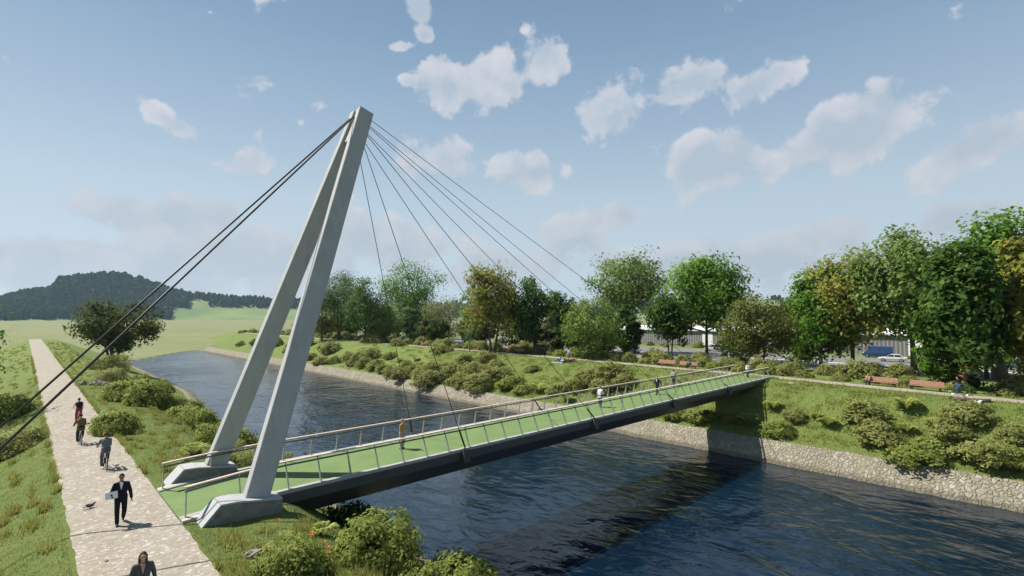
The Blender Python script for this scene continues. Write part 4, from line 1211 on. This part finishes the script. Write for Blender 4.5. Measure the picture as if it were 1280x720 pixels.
p = at(842, 482, ZD); person('man in pale grey jacket walking away along the deck', p, R(20), 'walk', (.32, .34, .33), (.06, .062, .065), hair=(.03, .025, .02), H=1.8, group=GB)
p = at(935, 472, ZD); person('man in white shirt and red tie at the far end of the bridge', p, R(185), 'akimbo', (.66, .66, .66), (.03, .028, .028), hair=(.06, .04, .03), shirt=(.7, .7, .7), tie=(.4, .03, .03), skin='skin2', H=1.82, group=GB)
GFp = 'people on the far bank'

# ------------------------------------------------------------------ benches on the far bank
def bench():
    o = empty('bench')
    mb = MB()
    for i in range(4): mb.box((.0 + .115 * i - .18, 0, .45), (.10, 2.9, .04))
    mb.build('seat', M['benchwood'], o)
    mb = MB()
    for i in range(4): mb.box((.235 + .035 * i, 0, .56 + .115 * i), (.035, 2.9, .10), Euler((0, R(16), 0)).to_matrix())
    mb.build('backrest', M['benchwood'], o)
    for y in (-1.2, 1.2):
        mb = MB(); mb.bar((-.2, y, -.02), (-.18, y, .43), .06, .08, (0, 1, 0)); mb.bar((.22, y, -.02), (.22, y, .43), .06, .08, (0, 1, 0)); mb.bar((-.2, y, .41), (.24, y, .41), .06, .035); mb.bar((.235, y, .42), (.39, y, .98), .05, .04, (0, 1, 0))
        mb.build('leg', M['blackmetal'], o)
    return o


B0 = bench()
for Y, lb in ((9.2, 'right bench of the right hand pair, beside the seated cyclist'), (13.1, 'left bench of the right hand pair, a woman sitting at its end'), (37.3, 'right bench of the pair behind the bridge, a person sitting on it'), (41.0, 'left empty bench of the pair behind the bridge'),
              (75.6, 'right bench of the middle pair under the dark clumpy tree'), (79.6, 'left bench of the middle pair beside the yellow olive tree'), (112.5, 'bench with two people left of the silvery tree'), (150.0, 'leftmost bench, far along the path beside the pylon')):
    c = copy_tree(B0); X = float(fpath(Y)) + 2.9; c.location = (X, Y, gz(X, Y)); c.rotation_euler = (0, 0, math.atan2(-(float(fpath(Y + 1)) - float(fpath(Y - 1))), 2.0)); c.name = 'bench'
    tag(c, lb, 'bench', 'red brown benches along the far path')
drop(B0)
def onbench(Y, dy): X = float(fpath(Y + dy)) + 2.9; return (X + .02, Y + dy, gz(X, Y + dy) - .09)
person('woman in tan top sitting at the end of a red brown bench', onbench(13.1, 1.25), PI, 'sit', (.30, .17, .10), (.04, .04, .06), hair=(.12, .06, .03), long_hair=True, vox=.02, group=GFp)
person('person in teal top sitting on the bench behind the bridge', onbench(37.3, -.1), PI, 'sit', (.05, .13, .14), (.02, .022, .03), vox=.02, group=GFp)
person('person in dark blue sitting on the far bench left of the silvery tree', onbench(112.5, .8), PI, 'sit', (.02, .025, .06), (.02, .02, .03), vox=.02, group=GFp)
person('person in light blue trousers standing by the far bench', (float(fpath(110.4)) + 2.2, 110.4, .03), PI, 'stand', (.03, .035, .06), (.10, .14, .22), vox=.02, group=GFp)
p = at(705, 447); person('person in white shirt standing on the far path left of the clump', (float(fpath(60.5)) + 1.3, 60.2, .03), R(200), 'stand', (.62, .62, .60), (.10, .10, .10), vox=.02, group=GFp)
Yb = 6.4; bicycle('bicycle under the cyclist beside the right red bench', (float(fpath(Yb)) + 1.7, Yb, .03), R(82)); person('cyclist in black jacket and blue jeans beside the right red bench', (float(fpath(Yb)) + 1.7, Yb, .03), R(82), 'cycle', (.02, .02, .022), (.045, .075, .19), vox=.02, group=GFp)
# picnic on the turf by the far path
pc, _ = ground_at(699, 452.5)
mb = MB(); vs = []
for i in range(7):
    for j in range(6):
        x, y = -.9 + .3 * i, -1.1 + .44 * j; vs.append((x, y, gz(pc.x + x, pc.y + y) - pc.z + .05 + .015 * math.sin(i * 2.1 + j * 3)))
mb.add(vs, [(i * 6 + j, i * 6 + j + 1, i * 6 + j + 7, i * 6 + j + 6) for i in range(6) for j in range(5)])
o = mb.build('picnic_blanket', cloth((.36, .50, .66))); o.location = pc; tag(o, 'pale blue picnic blanket spread on the turf by the far path', 'blanket')
person('person in dark blue top sitting upright on the picnic blanket', (pc.x, pc.y - .1, pc.z + .05), R(125), 'ground', (.06, .075, .15), (.03, .035, .06), vox=.02, group=GFp, long_hair=True)
person('person in yellow green top sitting at the right of the picnic', (pc.x - .2, pc.y - 1.9, gz(pc.x - .2, pc.y - 1.9)), R(140), 'ground', (.30, .32, .08), (.03, .03, .04), vox=.02, group=GFp)
person('person in crimson top sitting farthest right at the picnic', (pc.x + .3, pc.y - 2.9, gz(pc.x + .3, pc.y - 2.9)), R(150), 'ground', (.24, .03, .07), (.02, .02, .04), vox=.02, group=GFp)

# ------------------------------------------------------------------ cars, hall and cabinets beyond the trees
def car(label, loc, rz, paint, kind='saloon', group='vehicles on the road behind the trees'):
    o = empty('van' if kind == 'van' else 'car', loc, rz); tag(o, label, 'van' if kind == 'van' else 'car', group)
    pm = mat('car paint', paint, .25, .2, .6)
    Lc, hood, belt, rf = {'saloon': (4.6, .82, .92, 1.42), 'suv': (4.6, .98, 1.06, 1.68), 'van': (5.4, 1.25, 1.3, 2.35), 'coupe': (4.7, .78, .88, 1.34)}[kind]
    h = Lc / 2
    prof = [(-h, .45, .62), (-h + .05, .35, belt * .93), (-h + .6, .3, belt), (-.9, .28, belt), (.6, .28, belt), (h - 1.15, .28, hood + .06), (h - .35, .32, hood * .94), (h, .42, .60)]
    rings = []
    for x, z0, z1 in prof:
        w = .90 * (1 - .16 * (abs(x) / h) ** 4); zm = (z0 + z1) * .5
        rings.append([(x, -w * .9, z0), (x, w * .9, z0), (x, w, zm), (x, w * .95, z1 - .06), (x, w * .82, z1), (x, -w * .82, z1), (x, -w * .95, z1 - .06), (x, -w, zm)])
    b = MB(); b.loft(rings); b.build('body', pm, o, False)
    xr0, xr1 = {'saloon': (-1.05, .25), 'suv': (-1.9, .3), 'van': (-2.5, 1.2), 'coupe': (-.8, .1)}[kind]
    x0, x1 = {'saloon': (-1.75, 1.05), 'suv': (-2.15, 1.1), 'van': (-2.6, 1.9), 'coupe': (-1.7, .95)}[kind]
    g_ = MB(); g_.loft([[(x0, -.76, belt - .02), (x1, -.76, belt - .02), (x1, .76, belt - .02), (x0, .76, belt - .02)], [(xr0, -.6, rf - .05), (xr1, -.6, rf - .05), (xr1, .6, rf - .05), (xr0, .6, rf - .05)]])
    g_.build('window', M['glass'] if kind != 'van' else pm, o)
    t = MB(); t.loft([[(xr0 - .06, -.63, rf - .07), (xr1 + .05, -.63, rf - .07), (xr1 + .05, .63, rf - .07), (xr0 - .06, .63, rf - .07)], [(xr0 + .1, -.52, rf), (xr1 - .1, -.52, rf), (xr1 - .1, .52, rf), (xr0 + .1, .52, rf)]])
    for y in (-1, 1):
        for (xa, xb) in ((x0, xr0), (x1, xr1), (-.35, -.3)):
            t.bar((xa, y * .775, belt - .02), (xb, y * .615, rf - .05), .07, .05, (0, 1, 0))
    t.build('roof', pm, o)
    for x in (-h + .9, h - .9):
        for y in (-1, 1):
            w = MB(); w.tube([(x, y * .70, .33), (x, y * .91, .33)], .33, 16); wo = w.build('wheel', M['tyre'], o)
            w = MB(); w.tube([(x, y * .905, .33), (x, y * .925, .33)], .21, 12); w.build('rim', M['alloy'], wo)
    for y in (-1, 1):
        w = MB(); w.box((h - .16, y * .62, hood * .78), (.25, .32, .14)); w.build('headlight', M['lens'], o)
        w = MB(); w.box((-h + .08, y * .64, belt * .82), (.12, .28, .14)); w.build('taillight', M['redlens'], o)
    return o


ZR = -.97
def road_at(px, py): p_ = at(px, py, ZR); return p_
for px, py, a, c, k, lb in (
        (893, 439, 94, (.55, .56, .57), 'suv', 'silver estate car parked by the grey hall, seen past the forked maple'),
        (922, 451, -86, (.72, .73, .74), 'saloon', 'white car on the near lane left of the olive brown tree'),
        (1096, 463.5, -88, (.035, .028, .022), 'coupe', 'dark brown sports car on the near lane behind the left red bench'),
        (1116, 452, 93, (.66, .67, .68), 'saloon', 'white car on the far lane above the dark brown sports car'),
        (1266, 462, 92, (.08, .13, .22), 'saloon', 'blue grey car at the right end of the road'),
        (789, 441, -87, (.7, .72, .75), 'saloon', 'white car behind the hedge at the big forked maple'),
        (630, 424, 92, (.7, .7, .7), 'suv', 'white car on the road beside the yellow olive tree'),
        (626, 430, -88, (.03, .032, .035), 'saloon', 'black car on the near lane beside the yellow olive tree'),
        (834, 431, 92, (.6, .62, .66), 'suv', 'pale car at the verge between the dark olive trunks'),
        (1000, 452, 92, (.62, .63, .63), 'saloon', 'pale car on the far lane behind the dark glossy maple'),
        (1170, 459, 93, (.68, .68, .68), 'saloon', 'white car on the far lane right of the clear trunked maple'),
        (1098, 447, 92, (.03, .07, .17), 'van', 'blue delivery van parked in front of the grey hall')):
    car(lb, road_at(px, py), R(a), c, k)
BL = empty('industrial_hall', (139, 45, -1.1)); tag(BL, 'long low grey corrugated hall with white roof beyond the road', 'building')
off = (139, 45, -1.1)
mb = MB(); mb.box((149, 42, 1.15), (20, 190, 4.6)); mb.build('wall', M['cladding'], BL, False, off)
mb = MB(); mb.loft([[(138.5, y, 3.45), (138.5, y, 3.95), (149, y, 4.7), (159.5, y, 3.95), (159.5, y, 3.45)] for y in (-54, 138)]); mb.build('roof', M['whiteroof'], BL, False, off)
for y0, w in ((66.5, 3.0), (20, 3.0), (104, 3.0)):
    mb = MB(); mb.box((138.96, y0, .95), (.12, w, 3.6)); d_ = mb.build('door', M['white'], BL, False, off)
    mb = MB(); mb.box((138.9, y0 - w * .36, .6), (.08, .1, .35)); mb.build('handle', M['grey'], d_, False, off)
# street cabinets between road and trees
CB = empty('street_cabinet'); mb = MB(); mb.box((0, 0, .8), (.55, .6, 1.7)); mb.build('case', M['grey'], CB)
mb = MB(); mb.box((0, 0, 1.68), (.65, .7, .08)); mb.build('lid', M['blackmetal'], CB)
mb = MB(); mb.box((-.285, -.03, .8), (.02, .5, 1.4)); mb.build('door', M['railstrip'], CB)
for px, py, lb in ((876, 451, 'dark grey cabinet left of the round bright maple trunk'), (816, 445, 'grey cabinet between forked maple and twin trunks'), (1125, 470, 'dark grey cabinet left of the clear trunked maple'), (946, 457, 'grey cabinet behind the olive brown tree stems'), (1243, 475, 'grey cabinet under the massive maple at the right')):
    p, d = ground_at(px, py); c = copy_tree(CB); c.location = p; tag(c, lb, 'cabinet', 'street cabinets along the road')
drop(CB)

# ------------------------------------------------------------------ rocks, log, birds
def rock(label, p, s, seed, group=None, cat='rock'):
    r_ = np.random.RandomState(seed); b = MB(); b.ball((0, 0, s[2] * .3), s, 9, 7)
    b.v = [tuple(np.array(v) * (1 + .28 * (r_.rand() - .5))) for v in b.v]
    o = b.build('rock', M['rock']); o.location = p; o.rotation_euler = (0, 0, r_.uniform(0, 6)); tag(o, label, cat, group); return o


p, _ = ground_at(318, 694); rock('grey flat stone on the turf beside the foreground bush', p, (.34, .22, .16), 1)
p0, _ = ground_at(116, 481)
for i in range(15):
    x, y = p0.x + rnd.uniform(-1.5, 1.5), p0.y + rnd.uniform(-.8, .8)
    rock('rough stone in the rock pile on the near bank turf', (x, y, gz(x, y)), (rnd.uniform(.25, .5), rnd.uniform(.2, .35), rnd.uniform(.15, .4)), 20 + i, 'stones of the rock pile')
p, _ = ground_at(232, 508, ); p, _ = ground_at(989, 480); rock('small pale stone at the turf edge near the bridge end', p, (.4, .3, .15), 50)
p, _ = ground_at(133, 703); rock('small brown pebble on the gravel path', p + Vector((0, 0, .03)), (.05, .05, .04), 51)
lg, _ = ground_at(1215, 502.5)
mb = MB(); mb.tube([(-.3, 1.3, .16), (-.1, .4, .2), (0, -.5, .17), (.1, -1.3, .2)], [.13, .17, .19, .22], 9); mb.tube([(0, .2, .22), (-.1, .7, .6)], [.06, .03], 6)
o = mb.build('fallen_log', M['bark'], None, True); o.location = lg; tag(o, 'dark fallen log lying on the far slope below the path', 'log')


def bird(label, loc, rz, body, flying=False, s=1.0, group=None):
    o = empty('pigeon', loc, rz); o.scale = (s, s, s); tag(o, label, 'bird', group)
    b = MB(); b.ball((0, 0, .10), (.13, .062, .065), 12, 8, rot=Matrix.Rotation(-.15, 3, 'Y')); b.ball((.135, 0, .17), (.042, .034, .036), 10, 7); b.capsule((.09, 0, .12), (.13, 0, .165), .045, .032, 8); b.capsule((.165, 0, .168), (.20, 0, .16), .011, .004, 6)
    b.loft([[(x, -w, z), (x, w, z), (x, w, z + t), (x, -w, z + t)] for x, w, z, t in ((-.09, .035, .09, .03), (-.18, .05, .08, .014), (-.27, .065, .07, .008))])
    remesh('body', b, cloth(body), .008, o, 1)
    for q in (-1, 1):
        w = MB()
        if flying:
            w.loft([[(.07 - .03 * t, q * y, .13 + .10 * t), (-.09 - .08 * t + .1 * t * t, q * y, .12 + .10 * t), (-.09 - .08 * t + .1 * t * t, q * y, .128 + .10 * t), (.07 - .03 * t, q * y, .145 + .10 * t)] for t, y in ((0, .04), (.4, .16), (.75, .26), (1, .36))])
        else:
            w.ball((-.03, q * .055, .115), (.13, .018, .045), 10, 7, rot=Matrix.Rotation(.2, 3, 'Y'))
        w.build('wing', cloth(tuple(c * .8 for c in body)), o, True)
    if not flying:
        for q in (-1, 1): w = MB(); w.tube([(.0, q * .03, .06), (.01, q * .03, .0)], .006, 5); w.tube([(.01, q * .03, .004), (.05, q * .03, .004)], .005, 5); w.build('leg', cloth((.35, .12, .08)), o)
    return o


bird('dark grey pigeon walking on the path left of the suited man', at(113, 635), R(20), (.07, .085, .09), False, 1.0)
bird('white pigeon on the path behind the nearest cyclist', at(145, 584), R(150), (.72, .72, .7), False, 1.0)
p, _ = ground_at(129, 516); bird('white pigeon on the turf by the lone bush', p, R(40), (.72, .72, .7), False, 1.0)
p, _ = ground_at(1222, 505); bird('white bird spreading its wings on the turf by the fallen log', p, R(60), (.78, .78, .77), True, 1.4)

# ------------------------------------------------------------------ haze
HZ = MB(); HZ.box((0, 0, 190), (11800, 11800, 402)); hz = HZ.build('haze', mat('haze air'))
nt = hz.data.materials[0].node_tree; nt.nodes.remove(nt.nodes['Principled BSDF'])
vol = nt.nodes.new('ShaderNodeVolumePrincipled'); vol.inputs['Color'].default_value = (.58, .78, 1.0, 1); vol.inputs['Density'].default_value = .00006; vol.inputs['Anisotropy'].default_value = .2
nt.links.new(vol.outputs[0], nt.nodes['Material Output'].inputs['Volume']); tag(hz, 'thin blue haze over the plain and hills', 'haze', None, 'stuff')

# ------------------------------------------------------------------ sky with clouds, sun, camera
w = bpy.data.worlds.new('World'); sc.world = w; w.use_nodes = True
nt = w.node_tree; bg = nt.nodes['Background']
class W: node_tree = nt
W = W()
sky = N(W, 'ShaderNodeTexSky', sky_type='NISHITA', sun_disc=False)
to_sun = -Vector(SUNV).normalized(); elev = math.asin(to_sun.z)
sky.sun_elevation = elev; sky.sun_rotation = math.atan2(to_sun.x, to_sun.y)
sky.altitude = 50; sky.air_density = 1.0; sky.dust_density = .7; sky.ozone_density = 1.2
dirv = N(W, 'ShaderNodeTexCoord').outputs['Generated']
STR = .065
CL = [(595, 104, 92, 62, 0, 1), (678, 76, 42, 48, .2, 1), (525, 10, 26, 26, 0, .9), (530, 44, 24, 20, 0, .75), (508, 57, 34, 11, -.25, .75), (506, 101, 26, 14, 0, .7), (200, 142, 58, 26, .5, .95), (228, 158, 36, 22, .5, .85), (315, 206, 40, 24, -.1, .8), (550, 200, 70, 44, 0, .85), (665, 215, 74, 40, 0, 1.0),
      (770, 138, 72, 50, -.2, 1.1), (850, 116, 84, 40, -.2, 1.05), (950, 106, 74, 36, -.3, 1.05), (905, 200, 128, 52, -.1, 1), (1080, 160, 110, 66, -.4, 1.15), (1000, 190, 120, 50, -.2, .95), (1215, 188, 110, 42, -.35, 1.1), (780, 270, 72, 32, 0, .95), (1020, 298, 96, 34, -.1, .95), (950, 318, 80, 24, 0, .7), (1235, 276, 116, 44, -.1, 1.05),
      (212, 276, 118, 52, 0, 1.1), (60, 318, 190, 64, 0, 1.1), (330, 330, 260, 62, 0, 1.1), (560, 345, 220, 34, 0, .9), (140, 350, 200, 40, 0, .95), (700, 290, 90, 30, 0, .7), (1090, 330, 120, 36, -.1, .85), (262, 15, 14, 8, 0, .7), (376, 153, 10, 10, 0, .6), (480, 305, 170, 56, 0, 1), (640, 330, 180, 46, 0, .8), (900, 335, 240, 50, 0, 1.0), (1180, 325, 220, 50, 0, 1.0), (420, 240, 60, 26, 0, .65)]
mask = None
for cx_, cy_, rx, ry_, tl_, am in CL:
    d = Vector(ray(cx_, cy_)).normalized(); t1 = d.cross(Vector((0, 0, 1))).normalized(); t2 = t1.cross(d)
    ct, st_ = math.cos(-tl_), math.sin(-tl_); a1 = t1 * ct + t2 * st_; a2 = t2 * ct - t1 * st_
    th = math.atan(math.hypot(cx_ - 640, cy_ - 360) / 640); k = math.cos(th) ** 1.6 / 640
    mp = N(W, 'ShaderNodeMapping', vector_type='TEXTURE')
    mp.inputs['Location'].default_value = d
    mp.inputs['Rotation'].default_value = Matrix((a1, a2, a1.cross(a2))).transposed().to_euler()
    mp.inputs['Scale'].default_value = (rx * k * 1.25, ry_ * k * 1.25, 1)
    L(W, dirv, mp.inputs[0]); gr = N(W, 'ShaderNodeTexGradient', gradient_type='SPHERICAL'); L(W, mp.outputs[0], gr.inputs[0])
    v_ = math_(W, 'MULTIPLY', gr.outputs['Fac'], am)
    mask = v_ if mask is None else math_(W, 'SMOOTH_MAX', mask, v_, .12)
def cloudnoise(shift):
    a = N(W, 'ShaderNodeVectorMath', operation='ADD'); L(W, dirv, a.inputs[0]); a.inputs[1].default_value = shift
    n1 = noise(W, a.outputs[0], 10.5, 12, .60, dist=.15)
    v = N(W, 'ShaderNodeTexVoronoi', feature='SMOOTH_F1'); v.inputs['Scale'].default_value = 17; v.inputs['Smoothness'].default_value = .6; L(W, a.outputs[0], v.inputs['Vector'])
    return math_(W, 'SUBTRACT', n1, math_(W, 'MULTIPLY', v.outputs['Distance'], .22))
n0 = cloudnoise((0, 0, 0)); ls = to_sun * .022; n1 = cloudnoise((ls.x, ls.y, ls.z + .012))
dens = math_(W, 'ADD', math_(W, 'MULTIPLY', mask, 1.6), math_(W, 'MULTIPLY_ADD', n0, 3.3, -1.80))
alpha = N(W, 'ShaderNodeMapRange', interpolation_type='SMOOTHSTEP'); alpha.inputs['From Min'].default_value = .10; alpha.inputs['From Max'].default_value = .46; L(W, dens, alpha.inputs['Value'])
lit = N(W, 'ShaderNodeMapRange'); lit.inputs['From Min'].default_value = -.16; lit.inputs['From Max'].default_value = .16
L(W, math_(W, 'SUBTRACT', n0, n1), lit.inputs['Value'])
core = N(W, 'ShaderNodeMapRange'); core.inputs['From Min'].default_value = .25; core.inputs['From Max'].default_value = 1.0; L(W, dens, core.inputs['Value'])
shade = math_(W, 'SUBTRACT', lit.outputs[0], math_(W, 'MULTIPLY', core.outputs[0], .45), clamp=True)
ccol = mixc(W, shade, (.285, .335, .395), (.450, .447, .472))
low = N(W, 'ShaderNodeMapRange'); low.inputs['From Min'].default_value = .04; low.inputs['From Max'].default_value = .34
sepd = N(W, 'ShaderNodeSeparateXYZ'); L(W, dirv, sepd.inputs[0]); L(W, sepd.outputs['Z'], low.inputs['Value'])
ccol = mixc(W, low.outputs[0], mixc(W, shade, (.292, .325, .360), (.375, .388, .405)), ccol)
hs = N(W, 'ShaderNodeHueSaturation'); hs.inputs['Saturation'].default_value = .74; L(W, sky.outputs[0], hs.inputs['Color'])
ray_ = mixc(W, 1.0, hs.outputs[0], (STR * .95, STR * 1.0, STR * 1.02), 'MULTIPLY')
air = ramp(W, sepd.outputs['Z'], [(0, (.37, .425, .455)), (.10, (.352, .418, .465)), (.21, (.315, .390, .450)), (.34, (.222, .304, .392)), (.47, (.142, .228, .328)), (.6, (.095, .168, .262)), (1, (.05, .10, .18))])
skyc = mixc(W, .85, ray_, air)
fade = N(W, 'ShaderNodeMapRange'); fade.inputs['From Min'].default_value = -.01; fade.inputs['From Max'].default_value = .34; fade.inputs['To Min'].default_value = .8; fade.inputs['To Max'].default_value = .92; L(W, sepd.outputs['Z'], fade.inputs['Value'])
L(W, mixc(W, math_(W, 'MULTIPLY', alpha.outputs[0], fade.outputs[0]), skyc, ccol), bg.inputs['Color']); bg.inputs['Strength'].default_value = 1.0
w.cycles.sampling_method = 'MANUAL'; w.cycles.sample_map_resolution = 512

sun = bpy.data.lights.new('sun', 'SUN'); sun.energy = 5.0; sun.angle = R(.6); sun.color = (1, .945, .86)
so = bpy.data.objects.new('sun', sun); col.objects.link(so); so.rotation_euler = Vector(SUNV).to_track_quat('-Z', 'Y').to_euler(); so.location = (-20, 40, 60)

cam = bpy.data.cameras.new('camera'); cam.sensor_width = 36; cam.lens = 18.0; cam.clip_end = 20000; cam.clip_start = .1
co = bpy.data.objects.new('camera', cam); col.objects.link(co); co.location = (0, 0, CAMH)
co.rotation_euler = (R(90) + PITCH, 0, -YAW); sc.camera = co
sc.view_settings.view_transform = 'Standard'; sc.view_settings.look = 'None'; sc.view_settings.exposure = .7; sc.view_settings.gamma = 1
sc.cycles.max_bounces = 6; sc.cycles.diffuse_bounces = 2; sc.cycles.glossy_bounces = 2; sc.cycles.transmission_bounces = 2; sc.cycles.volume_bounces = 0; sc.cycles.transparent_max_bounces = 4
sc.cycles.use_denoising = True; sc.cycles.caustics_reflective = False; sc.cycles.caustics_refractive = False
